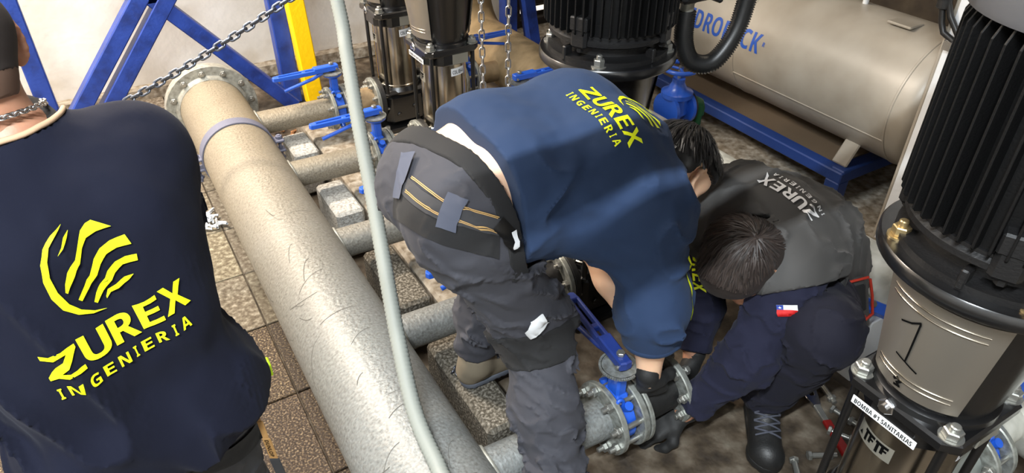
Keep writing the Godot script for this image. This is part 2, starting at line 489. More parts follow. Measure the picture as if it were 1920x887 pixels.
func letters(s: String, bold := true) -> PackedVector2Array:   # triangles, baseline 0, capitals 1 high, from x = 0
	var key := s + str(bold)
	if letter_cache.has(key):
		return letter_cache[key]
	var f := SystemFont.new()
	f.font_names = PackedStringArray(["Droid Sans"])
	f.font_weight = 700 if bold else 400
	var tm := TextMesh.new()
	tm.font = f
	tm.font_size = 64
	tm.pixel_size = 0.01
	tm.depth = 0.0
	tm.curve_step = 2.0
	tm.text = "H"
	var box := tm.get_aabb()
	tm.text = s
	var a := tm.get_mesh_arrays()
	var vv: PackedVector3Array = a[Mesh.ARRAY_VERTEX]
	var ii: PackedInt32Array = a[Mesh.ARRAY_INDEX]
	var x0 := 1e9
	for p in vv: x0 = minf(x0, p.x)
	var out := PackedVector2Array()
	var h0 := box.position.y
	for i in ii:
		out.append(Vector2((vv[i].x - x0) / box.size.y, (vv[i].y - h0) / box.size.y))
	letter_cache[key] = out
	return out

func extent(t: PackedVector2Array) -> float:
	var m := 0.0
	for p in t: m = maxf(m, p.x)
	return m

func fit(t: PackedVector2Array, o: Vector2, size: Vector2, slant := 0.0) -> PackedVector2Array:   # into a box from o, size wide and high
	var w := extent(t)
	var r := PackedVector2Array()
	for p in t:
		var q := Vector2(p.x / w * size.x, p.y * size.y)
		q.y += q.x * slant
		r.append(o + q)
	return r

func outline(poly: PackedVector2Array) -> PackedVector2Array:
	var r := PackedVector2Array()
	for i in Geometry2D.triangulate_polygon(poly):
		r.append(poly[i])
	return r

# lay flat triangles on a surface: f turns a Vector2 into [point, normal]
func lay(mb: MB, tris: PackedVector2Array, longest: float, f: Callable) -> void:
	var seen := {}
	var stack := []
	for i in range(0, tris.size() - 2, 3):
		stack.append([tris[i], tris[i + 1], tris[i + 2]])
	while stack.size():
		var t: Array = stack.pop_back()
		var l := [t[0].distance_to(t[1]), t[1].distance_to(t[2]), t[2].distance_to(t[0])]
		var k := 0
		if l[1] > l[k]: k = 1
		if l[2] > l[k]: k = 2
		if l[k] > longest:
			var a: Vector2 = t[k]
			var b: Vector2 = t[(k + 1) % 3]
			var c: Vector2 = t[(k + 2) % 3]
			var m := (a + b) * 0.5
			stack.append([a, m, c])
			stack.append([m, b, c])
			continue
		var r := []
		for p in t:
			var q: Vector2 = p
			var kk := Vector2i(roundi(q.x * 200000), roundi(q.y * 200000))
			if not seen.has(kk):
				seen[kk] = f.call(q)
			r.append(seen[kk])
		if r[0].size() > 2 and not (r[0][2] and r[1][2] and r[2][2]):
			continue
		mb.tri(r[0][0], r[1][0], r[2][0], r[0][1], r[1][1], r[2][1])

# a mapping onto an upright cylinder or cone about (0, y, 0): x is arc length from the angle mid, y is height
func on_drum(r0: float, y0: float, r1: float, y1: float, mid: float, lift: float) -> Callable:
	return func(q: Vector2) -> Array:
		var r := lerpf(r0, r1, (q.y - y0) / (y1 - y0)) + lift
		var a := mid - q.x / r
		var d := Vector3(cos(a), 0, sin(a))
		return [d * r + Vector3(0, q.y, 0), d]

func rect(a: Vector2, b: Vector2) -> PackedVector2Array:
	return PackedVector2Array([a, Vector2(b.x, a.y), b, a, b, Vector2(a.x, b.y)])

func stroke(pts: Array, w: float) -> PackedVector2Array:
	var r := PackedVector2Array()
	for i in pts.size() - 1:
		var a: Vector2 = pts[i]
		var b: Vector2 = pts[i + 1]
		var d := (b - a).normalized() * w * 0.5
		var o := Vector2(-d.y, d.x)
		r.append_array([a - d + o, b + d + o, b + d - o, a - d + o, b + d - o, a - d - o])
	return r

# ---------------------------------------------------------------- room
func beam(mb: MB, a: Vector3, b: Vector3, w: float, d: float, side := Vector3.BACK) -> void:
	var y := (b - a).normalized()
	var z := (side - y * side.dot(y)).normalized()
	mb.box(Vector3(0, (b - a).length() / 2, 0), Vector3(w, (b - a).length(), d), 0.006, Transform3D(Basis(y.cross(z), y, z), a))

func build_room() -> void:
	var rng := RandomNumberGenerator.new()
	rng.seed = 11
	var fl := struct("floor", MB.new().box(Vector3(1.0, -0.115, -2.0), Vector3(7.0, 0.2, 8.0)), X("floor_brown"))
	var xs := [-1.773, -1.373, -0.973, -0.573, -0.173, 0.227, 0.627]
	var zs := [-4.86, -4.28, -3.89, -3.49, -3.09, -2.70, -2.32, -1.906, -1.51, -1.12, -0.72, -0.32, 0.08]
	for i in xs.size() - 1:
		for j in zs.size() - 1:
			var grey: bool = zs[j] < -2.4
			var mb := MB.new()
			mb.tinted = true
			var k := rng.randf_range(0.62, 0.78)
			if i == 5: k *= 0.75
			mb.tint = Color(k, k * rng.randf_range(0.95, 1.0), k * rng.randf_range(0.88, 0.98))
			var w: float = xs[i + 1] - xs[i] - 0.006
			var l: float = zs[j + 1] - zs[j] - 0.006
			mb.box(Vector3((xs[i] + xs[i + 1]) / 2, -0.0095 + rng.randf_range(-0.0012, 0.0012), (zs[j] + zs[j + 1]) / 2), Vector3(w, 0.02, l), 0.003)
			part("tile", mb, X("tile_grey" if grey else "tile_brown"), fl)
	part("screed", MB.new().box(Vector3(3.25, -0.008, -3.1), Vector3(2.05, 0.02, 3.4), 0.004), X("concrete"), fl)
	struct("wall_back", MB.new().box(Vector3(0.3, 1.7, -5.02), Vector3(5.2, 3.5, 0.2)), X("wall_white"))
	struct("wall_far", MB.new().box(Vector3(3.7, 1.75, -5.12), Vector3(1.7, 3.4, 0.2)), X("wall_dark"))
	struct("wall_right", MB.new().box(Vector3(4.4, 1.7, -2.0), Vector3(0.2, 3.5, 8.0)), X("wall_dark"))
	struct("wall_left", MB.new().box(Vector3(-2.4, 1.7, -2.0), Vector3(0.2, 3.5, 8.0)), X("wall_white"))
	struct("wall_front", MB.new().box(Vector3(1.0, 1.7, 1.9), Vector3(7.0, 3.5, 0.2)), X("wall_white"))
	struct("ceiling", MB.new().box(Vector3(1.0, 3.5, -1.6), Vector3(7.2, 0.15, 7.4)), X("ceiling_grey"))
	struct("trim_1", MB.new().box(Vector3(0.15, 0.03, -4.885), Vector3(4.9, 0.1, 0.07), 0.012), X("concrete"))
	# timber boarding in the dark opening at the back right, a slit of daylight under it
	var bd := thing("board_door", "dark brown timber board door in the back wall behind the brown discharge pipe", "door", Vector3(3.4, 0, -4.78))
	for k in 5:
		part("board", MB.new().box(Vector3(3.45, 0.24 + k * 0.17, -4.8), Vector3(1.2, 0.155, 0.04), 0.006), X("wood_dark"), bd)
	part("frame", MB.new().box(Vector3(2.86, 0.5, -4.8), Vector3(0.07, 1.0, 0.07), 0.006), X("wood_dark"), bd)
	part("threshold", MB.new().box(Vector3(3.45, 0.03, -4.8), Vector3(1.2, 0.06, 0.06), 0.006), X("wood_dark"), bd)
	var slit := MB.new().box(Vector3(3.3, 0.12, -4.815), Vector3(0.8, 0.035, 0.01))
	struct("daylight_gap_1", slit, mat("daylight", Color(0.9, 0.9, 0.9), 0.5, 0, {"emit": Color(1.0, 0.95, 0.88), "energy": 1.2}))  # glowing strip, no window: stands in for daylight through the gap under the door
	# a white board stands on edge at the right
	var pt := thing("partition_panel", "tall white partition panel standing on edge behind the nearest pump", "panel", Vector3(2.86, 0, -1.1))
	part("board", MB.new().box(Vector3(2.862, 1.3, -1.08), Vector3(0.022, 2.6, 0.78), 0.003), X("pillar_white"), pt)
	part("edge_strip", MB.new().box(Vector3(2.864, 1.3, -1.477), Vector3(0.026, 2.6, 0.014), 0.003), X("pillar_edge"), pt)

	# low concrete plinth under the pumps, in two slabs
	single("concrete_plinth", MB.new().box(Vector3(1.28, 0.1, -2.78), Vector3(0.97, 0.2, 1.96), 0.012), X("concrete"), "long grey concrete plinth under the two far pumps, right of the block row", "plinth")
	single("concrete_plinth", MB.new().box(Vector3(1.28, 0.098, -0.9), Vector3(0.97, 0.196, 1.79), 0.012), X("floor_brown"), "dirty brown concrete plinth the crouching worker squats on", "plinth")
	# single blocks between the branch pipes
	var bl := [[-3.43, -3.19, "pale concrete block beside the farthest branch pipe", "block"], [-2.87, -2.57, "pale concrete block with a chipped edge between second and third branch pipes", "block"], [-2.27, -1.88, "stained concrete block behind the hanging grey hose, between third and fourth branch pipes", "block_dark"], [-1.67, -1.22, "brown stained concrete block under the beige work shoe", "block_dark"], [-0.96, -0.5, "brown stained concrete block under the bending worker's front shoe", "block_dark"]]
	for b in bl:
		var mb := MB.new()
		mb.box(Vector3(0.705, 0.12 if b[0] < -1.0 else 0.1, (b[0] + b[1]) / 2), Vector3(0.125, 0.24 if b[0] < -1.0 else 0.2, b[1] - b[0]), 0.012)
		single("concrete_block", mb, X(b[3]), b[2], "block", "concrete blocks along the suction pipe")

# ---------------------------------------------------------------- pipework
const PIPE := Vector3(0.385, 0.36, 0)
const PX := 1.285
const ZB := [-3.36, -2.785, -2.19, -1.615, -1.02]

func along_z(at: Vector3) -> Transform3D:   # local y becomes world z
	return Transform3D(Basis(Vector3.RIGHT, PI / 2), at)

func along_x(at: Vector3) -> Transform3D:   # local y becomes world x
	return Transform3D(Basis(Vector3.BACK, -PI / 2), at)

func disc(r: float, w: float, hole := 0.0) -> Array:
	return [Vector2(hole, 0), Vector2(r - 0.003, 0), Vector2(r, 0.003), Vector2(r, w - 0.003), Vector2(r - 0.003, w), Vector2(hole, w)]

func bolt_mesh(r: float, h: float, before: float, after: float, far_nut := true) -> MB:   # nut with its axis along y, its face at y = 0, rod sticking out
	var b := MB.new()
	b.hexagon(r, h, Transform3D(Basis(), Vector3(0, -h, 0)))
	b.rod(Vector3(0, -before, 0), Vector3(0, after, 0), r * 0.55, 10, r * 0.1)
	if far_nut:
		b.hexagon(r, h, Transform3D(Basis(), Vector3(0, after - before + h * 0.4, 0)))
	return b

func ring_bolts(parent: MeshInstance3D, mesh: ArrayMesh, ctr: Vector3, along: Basis, br: float, count: int, phase := 0.0, called := "bolt") -> void:
	for k in count:
		var a := TAU * (k + phase) / count
		var o := MeshInstance3D.new()
		o.name = called
		o.mesh = mesh
		parent.add_child(o, true)
		var off := Vector3.ZERO
		var p: Node = parent
		while p != self:
			off += p.position
			p = p.get_parent()
		o.transform = Transform3D(along, ctr + along * Vector3(cos(a) * br, 0, sin(a) * br) - off)

func dust_tint(mb: MB, f: Callable) -> void:
	mb.tinted = true
	for i in mb.v.size():
		mb.c[i] = f.call(mb.v[i])

func pipe_dust(p: Vector3) -> Color:   # brown dust settled on the far end of the run, paler zinc near
	var t := smoothstep(-1.3, -3.2, p.z)
	var dusty := Color(0.7, 0.585, 0.43)
	var clean := Color(0.5, 0.525, 0.54)
	return clean.lerp(dusty, t * 0.85)

func long_pipe(mb: MB, a: Vector3, b: Vector3, r: float, steps: int, seg := 48) -> void:
	var prof := []
	for i in steps + 1:
		prof.append(Vector2(r, (b - a).length() * i / steps))
	mb.lathe(prof, seg, MB.along(a, b))

func build_suction() -> void:
	var t := thing("suction_manifold", "thick galvanised suction pipe with branch pipes running across the floor", "pipe", Vector3(0.385, 0, -1.8))
	var mb := MB.new()
	long_pipe(mb, Vector3(0.385, 0.36, -3.68), Vector3(0.385, 0.36, 0.4), 0.16, 60, 64)
	dust_tint(mb, pipe_dust)
	part("pipe", mb, X("zinc"), t)
	var rng := RandomNumberGenerator.new()
	rng.seed = 31
	var sc := MB.new()
	for k in 26:
		var z0 := rng.randf_range(-2.3, -0.85)
		var a0 := rng.randf_range(0.9, 3.0)
		var pts := []
		var bend := rng.randf_range(-0.12, 0.12)
		var len_ := rng.randf_range(0.1, 0.75)
		for i in 9:
			var tt := i / 8.0
			pts.append(Vector2(z0 + bend * tt * tt, (a0 + len_ * tt) * 0.16))
		lay(sc, stroke(pts, rng.randf_range(0.0008, 0.0024)), 0.02, func(q: Vector2) -> Array:
			var d := Vector3(cos(q.y / 0.16), sin(q.y / 0.16), 0)
			return [Vector3(0.385, 0.36, q.x) + d * 0.1606, d])
	var so := part("scuff_marks", sc, X("scuff"), t)
	so.set_meta("kind", "stuff")
	var fm := X("zinc_dull")
	var ef := part("end_flange", MB.new().lathe(disc(0.225, 0.028, 0.14), 64, along_z(Vector3(0.385, 0.36, -3.69))), fm, t)
	var wn := MB.new()
	wn.lathe([Vector2(0.18, 0), Vector2(0.172, 0.012), Vector2(0.161, 0.018)], 64, along_z(Vector3(0.385, 0.36, -3.662)))
	part("weld_bead", wn, fm, ef)
	var bm := bolt_mesh(0.0165, 0.014, 0.02, 0.075).mesh(X("bolt"))
	ring_bolts(ef, bm, Vector3(0.385, 0.36, -3.662), Basis(Vector3.RIGHT, -PI / 2), 0.193, 12, 0.15)
	part("blind_plate", MB.new().lathe(disc(0.222, 0.03), 64, along_z(Vector3(0.385, 0.36, -3.726))), fm, t)
	var stud := bolt_mesh(0.0145, 0.014, 0.03, 0.105).mesh(X("bolt"))
	for i in ZB.size():
		var z: float = ZB[i]
		var pb := MB.new()
		long_pipe(pb, Vector3(0.385, 0.36, z - 0.02), Vector3(0.9, 0.36, z), 0.058, 10, 36)
		dust_tint(pb, pipe_dust)
		var br := part("branch_pipe", pb, X("zinc"), t)
		# the bead where the branch meets the round pipe
		var ring := PackedVector3Array()
		for k in 28:
			var a := TAU * k / 28
			var dy := 0.061 * sin(a)
			ring.append(Vector3(0.385 + sqrt(0.16 * 0.16 - dy * dy) + 0.001, 0.36 + dy, z - 0.014 + 0.061 * cos(a)))
		part("weld_bead", MB.new().tube(ring, 0.007, 6, true), X("zinc_dull"), br)
		var f := part("branch_flange", MB.new().lathe(disc(0.11, 0.018, 0.05), 48, along_x(Vector3(0.896, 0.36, z))), X("flange_steel"), t)
		ring_bolts(f, stud, Vector3(0.896, 0.36, z), Basis(Vector3.BACK, -PI / 2), 0.09, 8, 0.5)
	# saddles that carry the run
	for z in [-3.0, -1.9, -0.6]:
		part("support", MB.new().box(Vector3(0.385, 0.1, z), Vector3(0.2, 0.2, 0.1), 0.01), X("block_dark"), t)
	# clamp
	var c := thing("pipe_clamp", "grey blue painted strap clamp around the thick suction pipe near its flange", "clamp", Vector3(0.385, 0, -3.11))
	part("band", MB.new().lathe([Vector2(0.1615, -0.03), Vector2(0.167, -0.03), Vector2(0.167, 0.03), Vector2(0.1615, 0.03)], 64, along_z(Vector3(0.385, 0.36, -3.11))), X("clamp_paint"), c)
	for s in [-1.0, 1.0]:
		var lug := part("lug", MB.new().box(Vector3(0.385 + s * 0.183, 0.385, -3.11), Vector3(0.045, 0.012, 0.055), 0.003).box(Vector3(0.385 + s * 0.183, 0.335, -3.11), Vector3(0.045, 0.012, 0.055), 0.003), X("clamp_paint"), c)
		part("bolt", MB.new().rod(Vector3(0.385 + s * 0.187, 0.27, -3.11), Vector3(0.385 + s * 0.187, 0.41, -3.11), 0.008, 10, 0.001).hexagon(0.016, 0.014, Transform3D(Basis(), Vector3(0.385 + s * 0.187, 0.392, -3.11))).hexagon(0.016, 0.014, Transform3D(Basis(), Vector3(0.385 + s * 0.187, 0.285, -3.11))), X("clamp_paint"), lug)

# a wafer butterfly valve about the origin, bore along x, stem up; its lever points along -x
func make_valve(lever_turn: float, m: Material, called := "butterfly_valve") -> Node3D:
	var t := thing(called, "", "valve", Vector3.ZERO)
	var body := MB.new()
	body.lathe([Vector2(0.05, -0.024), Vector2(0.074, -0.024), Vector2(0.078, -0.02), Vector2(0.078, 0.02), Vector2(0.074, 0.024), Vector2(0.05, 0.024)], 40, along_x(Vector3.ZERO))
	for a in [0.6, -0.6, 2.54, -2.54]:
		body.tube(PackedVector3Array([Vector3(0, cos(a) * 0.075, sin(a) * 0.075), Vector3(0, cos(a) * 0.104, sin(a) * 0.104)]), 0.013, 10)
	var b := part("body", body, X("blue_paint"), t, true)
	var neck := MB.new()
	neck.box(Vector3(0, 0.12, 0), Vector3(0.034, 0.11, 0.05), 0.006)
	neck.box(Vector3(0, 0.085, 0), Vector3(0.044, 0.03, 0.066), 0.008)
	neck.lathe([Vector2(0, 0.165), Vector2(0.03, 0.165), Vector2(0.046, 0.176), Vector2(0.048, 0.18), Vector2(0.048, 0.187), Vector2(0, 0.187)], 28)
	part("neck", neck, X("blue_paint"), t, true)
	var loop := PackedVector3Array()
	for k in 14:
		var a := TAU * k / 14
		loop.append(Vector3(-0.02 + 0.014 * cos(a), 0.075 + 0.03 * sin(a), 0.042))
	part("lug_eye", MB.new().tube(loop, 0.006, 8, true), X("blue_paint"), b, true)
	var plate := MB.new()
	plate.lathe([Vector2(0.012, 0.188), Vector2(0.05, 0.188), Vector2(0.05, 0.193), Vector2(0.012, 0.193)], 32)
	var teeth := 34
	for k in teeth:
		var a := PI * 0.35 + TAU * 0.62 * k / teeth
		plate.box(Vector3(0.052, 0.1905, 0), Vector3(0.008, 0.005, 0.005), 0, Transform3D(Basis(Vector3.UP, a), Vector3.ZERO))
	part("notch_plate", plate, X("flange_steel"), t, true)
	var q := Transform3D(Basis(Vector3.UP, lever_turn), Vector3.ZERO)
	var lv := MB.new()
	var up := q * Transform3D(Basis(Vector3.RIGHT, -PI / 2), Vector3(0, 0.2, 0))
	# two cheeks and a web leave a slot in the handle
	lv.prism(PackedVector2Array([Vector2(0.03, -0.018), Vector2(0.034, 0), Vector2(0.03, 0.018), Vector2(-0.09, 0.02), Vector2(-0.09, -0.02)]), 0.03, up, 0.004)
	lv.prism(PackedVector2Array([Vector2(-0.085, 0.02), Vector2(-0.27, 0.017), Vector2(-0.27, 0.008), Vector2(-0.085, 0.008)]), 0.022, up, 0.003)
	lv.prism(PackedVector2Array([Vector2(-0.085, -0.008), Vector2(-0.27, -0.008), Vector2(-0.27, -0.017), Vector2(-0.085, -0.02)]), 0.022, up, 0.003)
	lv.prism(PackedVector2Array([Vector2(-0.262, 0.017), Vector2(-0.29, 0.013), Vector2(-0.296, 0), Vector2(-0.29, -0.013), Vector2(-0.262, -0.017)]), 0.022, up, 0.003)
	lv.prism(PackedVector2Array([Vector2(-0.13, 0.01), Vector2(-0.15, 0.01), Vector2(-0.15, -0.01), Vector2(-0.13, -0.01)]), 0.02, up, 0.003)
	var h := part("lever", lv, m, t, true)
	var pin := MB.new().hexagon(0.012, 0.012, q * Transform3D(Basis(), Vector3(0, 0.23, 0)))
	pin.rod(q * Vector3(0.02, 0.21, -0.024), q * Vector3(0.02, 0.21, 0.024), 0.006, 10)
	part("pivot_bolt", pin, X("bolt"), h, true)
	var tr := MB.new()
	tr.tube(PackedVector3Array([q * Vector3(-0.05, 0.197, 0.004), q * Vector3(-0.1, 0.178, 0.006), q * Vector3(-0.25, 0.145, 0.008)]), 0.0085, 10)
	part("trigger", tr, m, t, true)
	return t

func build_valves() -> void:
	var v := make_valve(0.0, X("blue_paint"))
	v.set_meta("label", "blue butterfly valve on the farthest branch, its lever before the yellow post")
	v.position = Vector3(0.94, 0.36, ZB[0])
	copy(v, Vector3(0.94, 0.36, ZB[1]), "blue butterfly valve on the second branch, behind the hanging grey hose")
	copy(v, Vector3(0.94, 0.36, ZB[2]), "blue butterfly valve on the third branch, hidden behind the bending worker's hips")
	copy(v, Vector3(0.94, 0.36, ZB[3]), "blue butterfly valve on the fourth branch, behind the bending worker's thigh")
	var w := make_valve(-PI / 2 - 0.12, X("navy_lever"))
	w.set_meta("label", "blue butterfly valve with dark lever and toothed plate, in front of the worker's gloved hands")
	w.position = Vector3(0.94, 0.36, ZB[4])
	# the short spool pieces between valve and pump
	var names := ["short flanged spool at the base of the farthest pump", "short flanged spool before the second pump, left of the waistband", "short flanged spool hidden behind the bending worker, third in the row", "short flanged spool feeding the big-motor pump behind the bending worker", "short flanged spool held by the two workers' gloved hands"]
	var nut := bolt_mesh(0.0145, 0.014, 0.024, 0.05).mesh(X("bolt"))
	for i in ZB.size():
		var z: float = ZB[i]
		var s := thing("pipe_spool", names[i], "pipe", Vector3(1.06, 0.2, z), "")
		var mb := MB.new()
		mb.rod(Vector3(0.99, 0.36, z), Vector3(1.14, 0.36, z), 0.066, 32)
		part("pipe", mb, X("black_rubber" if i >= 3 else "tan_pipe"), s)
		var fa := MB.new().lathe(disc(0.11, 0.02, 0.05), 48, along_x(Vector3(0.967, 0.36, z)))
		part("flange", fa, X("flange_steel"), s)
		part("flange", MB.new().lathe(disc(0.11, 0.014, 0.05), 48, along_x(Vector3(0.991, 0.36, z))), X("flange_steel"), s)
		var fb := part("flange", MB.new().lathe(disc(0.112, 0.02, 0.05), 48, along_x(Vector3(1.128, 0.36, z))), X("flange_steel"), s)
		ring_bolts(fb, nut, Vector3(1.128, 0.36, z), Basis(Vector3.BACK, -PI / 2), 0.09, 8, 0.5)

func build_discharge() -> void:
	var t := thing("discharge_manifold", "thick discharge pipe behind the pumps, brown elbow at the far end, grey near", "pipe", Vector3(2.03, 0, -2.0))
	var pts := PackedVector3Array()
	for i in 34:
		pts.append(Vector3(2.03, 0.36, 0.3 - 4.05 * i / 33.0))
	for k in range(1, 11):
		var a := PI / 2 * k / 10
		pts.append(Vector3(2.03 - 0.0 * a, 0.36 + 0.26 * (1 - cos(a)), -3.75 - 0.26 * sin(a)))
	for k in range(1, 12):
		pts.append(Vector3(2.03, 0.62 + 0.2 * k, -4.01))
	var mb := MB.new()
	mb.tube(pts, 0.16, 48)
	dust_tint(mb, func(p: Vector3) -> Color: return Color(0.95, 0.95, 0.93).lerp(Color(0.56, 0.42, 0.26), smoothstep(-2.0, -3.0, p.z)))
	part("pipe", mb, X("grey_pipe"), t)
	for z in [-3.36, -2.785, -1.615, -1.02, -0.435]:
		var pb := MB.new()
		var x0 := 1.815 if z == -1.02 else 1.72
		long_pipe(pb, Vector3(x0, 0.36, z), Vector3(2.03, 0.36, z), 0.058, 4, 32)
		dust_tint(pb, func(p: Vector3) -> Color: return Color(0.95, 0.95, 0.93).lerp(Color(0.5, 0.36, 0.22), smoothstep(-2.0, -3.0, p.z)))
		part("branch_pipe", pb, X("grey_pipe"), t)
		part("branch_flange", MB.new().lathe(disc(0.11, 0.018, 0.05), 40, along_x(Vector3(x0 - 0.005, 0.36, z))), X("flange_steel"), t)
	for z in [-3.1, -1.3]:
		part("support", MB.new().box(Vector3(2.03, 0.1, z), Vector3(0.26, 0.2, 0.12), 0.01), X("block_dark"), t)
	var stud := bolt_mesh(0.0145, 0.014, 0.03, 0.1).mesh(X("bolt"))
	var lab := {-3.36: ["discharge check spool behind the farthest pump", "blue lever valve behind the hanging chain at the brown discharge pipe"], -2.785: ["discharge check spool behind the second pump", "blue lever valve just left of the big-motor pump's flange"], -1.615: ["discharge check spool behind the big-motor pump", "blue lever valve hidden behind the big-motor pump"], -1.02: ["discharge check spool behind the crouching worker", "blue lever valve above the white carton at the crouching worker's hip"], -0.435: ["grey flanged discharge spool at the nearest pump, beside the toothed valve plate", "blue lever valve with toothed plate behind the nearest pump"]}
	for z in lab:
		if z != -1.02:   # the pump of this place is away, and its spool with it
			var s := thing("check_spool", lab[z][0], "pipe", Vector3(1.5, 0.2, z), "")
			part("pipe", MB.new().rod(Vector3(1.45, 0.36, z), Vector3(1.64, 0.36, z), 0.07, 32), X("grey_hose"), s)
			part("flange", MB.new().lathe(disc(0.11, 0.018, 0.05), 40, along_x(Vector3(1.44, 0.36, z))), X("flange_steel"), s)
			var f := part("flange", MB.new().lathe(disc(0.11, 0.018, 0.05), 40, along_x(Vector3(1.642, 0.36, z))), X("flange_steel"), s)
			ring_bolts(f, stud, Vector3(1.642, 0.36, z), Basis(Vector3.BACK, -PI / 2), 0.09, 8, 0.5)
		var turn: float = PI
		if z == -1.02: turn = 2.47
		if z == -0.435: turn = PI - 0.4
		var v := make_valve(turn, X("blue_paint"), "lever_valve")
		v.set_meta("label", lab[z][1])
		v.position = Vector3(1.688, 0.36, z)
		if z == -1.02:
			v.position.x = 1.782
			v.rotation.x = 0.8

# ---------------------------------------------------------------- pumps: origin at the middle of the base, on the plinth
func make_pump() -> Node3D:
	var t := thing("vertical_pump", "", "pump", Vector3.ZERO)
	var bk := X("black_gloss")
	var bs := MB.new()
	bs.box(Vector3(0, 0.0125, 0), Vector3(0.3, 0.025, 0.27), 0.006)
	var base := part("base_plate", bs, bk, t, true)
	for sx in [-1, 1]:
		for sz in [-1, 1]:
			part("anchor_nut", MB.new().hexagon(0.015, 0.014, Transform3D(Basis(), Vector3(sx * 0.125, 0.025, sz * 0.11))), X("bolt"), base, true)
	var vol := MB.new()
	vol.box(Vector3(0, 0.115, 0), Vector3(0.22, 0.19, 0.21), 0.03)
	vol.lathe([Vector2(0, 0.2), Vector2(0.118, 0.2), Vector2(0.122, 0.215), Vector2(0.112, 0.235), Vector2(0, 0.235)], 40)
	for s in [-1.0, 1.0]:
		vol.lathe([Vector2(0.078, 0), Vector2(0.062, 0.02), Vector2(0.06, 0.045)], 32, Transform3D(Basis(Vector3.BACK, -s * PI / 2), Vector3(s * 0.085, 0.16, 0)))
	vol.box(Vector3(0, 0.21, 0), Vector3(0.23, 0.026, 0.23), 0.02)
	var vo := part("volute", vol, bk, t, true)
	for q in [Vector3(-0.05, 0.09, 0.106), Vector3(0.04, 0.12, 0.106), Vector3(-0.112, 0.06, 0.05)]:
		var ax := Vector3(0, 0, 1) if q.z > 0.1 else Vector3(-1, 0, 0)
		part("drain_plug", MB.new().hexagon(0.012, 0.01, MB.along(q - ax * 0.002, q + ax)), bk, vo, true)
	var nut := bolt_mesh(0.0145, 0.013, 0.022, 0.03, false).mesh(X("bolt"))
	for s in [-1.0, 1.0]:
		var fl := MB.new().lathe(disc(0.11, 0.024, 0.04), 48, along_x(Vector3(-0.135 if s < 0 else 0.112, 0.16, 0)))
		var fo := part("port_flange", fl, X("black_rubber"), t, true)
		for k in 8:
			var a := TAU * (k + 0.5) / 8
			var o := MeshInstance3D.new()
			o.name = "bolt"
			o.mesh = nut
			fo.add_child(o, true)
			o.transform = Transform3D(Basis(Vector3.BACK, PI / 2 * -s) * Basis(Vector3.RIGHT, PI), Vector3(s * 0.108, 0.16 + 0.09 * sin(a), 0.09 * cos(a)))
	var sl := MB.new()
	sl.lathe([Vector2(0.1, 0.232), Vector2(0.107, 0.234), Vector2(0.107, 0.244), Vector2(0.103, 0.247), Vector2(0.103, 0.57)], 56)
	part("sleeve", sl, X("stainless"), t, true)
	# head casting: a square plate with cut corners on an eight-sided skirt
	var hd := MB.new()
	var sq := PackedVector2Array()
	sq = PackedVector2Array([Vector2(-0.128, -0.1), Vector2(-0.1, -0.128), Vector2(0.1, -0.128), Vector2(0.128, -0.1), Vector2(0.128, 0.1), Vector2(0.1, 0.128), Vector2(-0.1, 0.128), Vector2(-0.128, 0.1)])
	var flatup := Basis(Vector3.RIGHT, -PI / 2)
	hd.prism(sq, 0.03, Transform3D(flatup, Vector3(0, 0.605, 0)), 0.006)
	var sk := PackedVector2Array()
	for k in 8:
		var a := TAU * (k + 0.5) / 8
		sk.append(Vector2(cos(a), sin(a)) * 0.128)
	hd.prism(sk, 0.055, Transform3D(flatup, Vector3(0, 0.555, 0)), 0.006)
	hd.lathe([Vector2(0.124, 0.632), Vector2(0.122, 0.648), Vector2(0.112, 0.655), Vector2(0, 0.655)], 40)
	var head := part("head_casting", hd, X("black_gloss"), t, true)
	part("vent_plug", MB.new().hexagon(0.019, 0.014, MB.along(Vector3(-0.117, 0.62, -0.018), Vector3(-1, 0.62, -0.018))).rod(Vector3(-0.13, 0.62, -0.018), Vector3(-0.139, 0.62, -0.018), 0.009, 12), X("silver"), head, true)
	part("name_plate", MB.new().box(Vector3(0.03, 0.585, 0.12), Vector3(0.075, 0.05, 0.004), 0.001), X("label_grey"), head, true)
	for sx in [-1, 1]:
		for sz in [-1, 1]:
			var p := Vector3(sx * 0.1, 0, sz * 0.1)
			var tr := part("tie_rod", MB.new().rod(p + Vector3(0, 0.2, 0), p + Vector3(0, 0.6, 0), 0.0095, 12), X("black_gloss"), t, true)
			part("tie_nut", MB.new().hexagon(0.019, 0.02, Transform3D(Basis(), p + Vector3(0, 0.637, 0))).rod(p + Vector3(0, 0.6, 0), p + Vector3(0, 0.667, 0), 0.0105, 12, 0.002).lathe([Vector2(0, 0.635), Vector2(0.024, 0.635), Vector2(0.024, 0.638), Vector2(0, 0.638)], 20, Transform3D(Basis(), p)), X("bolt"), tr, true)
	# lantern with two bent steel covers
	var st := MB.new()
	st.lathe([Vector2(0.112, 0.645), Vector2(0.112, 0.66), Vector2(0.118, 0.68), Vector2(0.155, 0.93), Vector2(0.17, 0.95), Vector2(0.2, 0.955), Vector2(0.204, 0.96), Vector2(0.204, 0.98), Vector2(0.2, 0.985), Vector2(0.1, 0.985)], 64)
	var lan := part("lantern", st, X("black_gloss"), t, true)
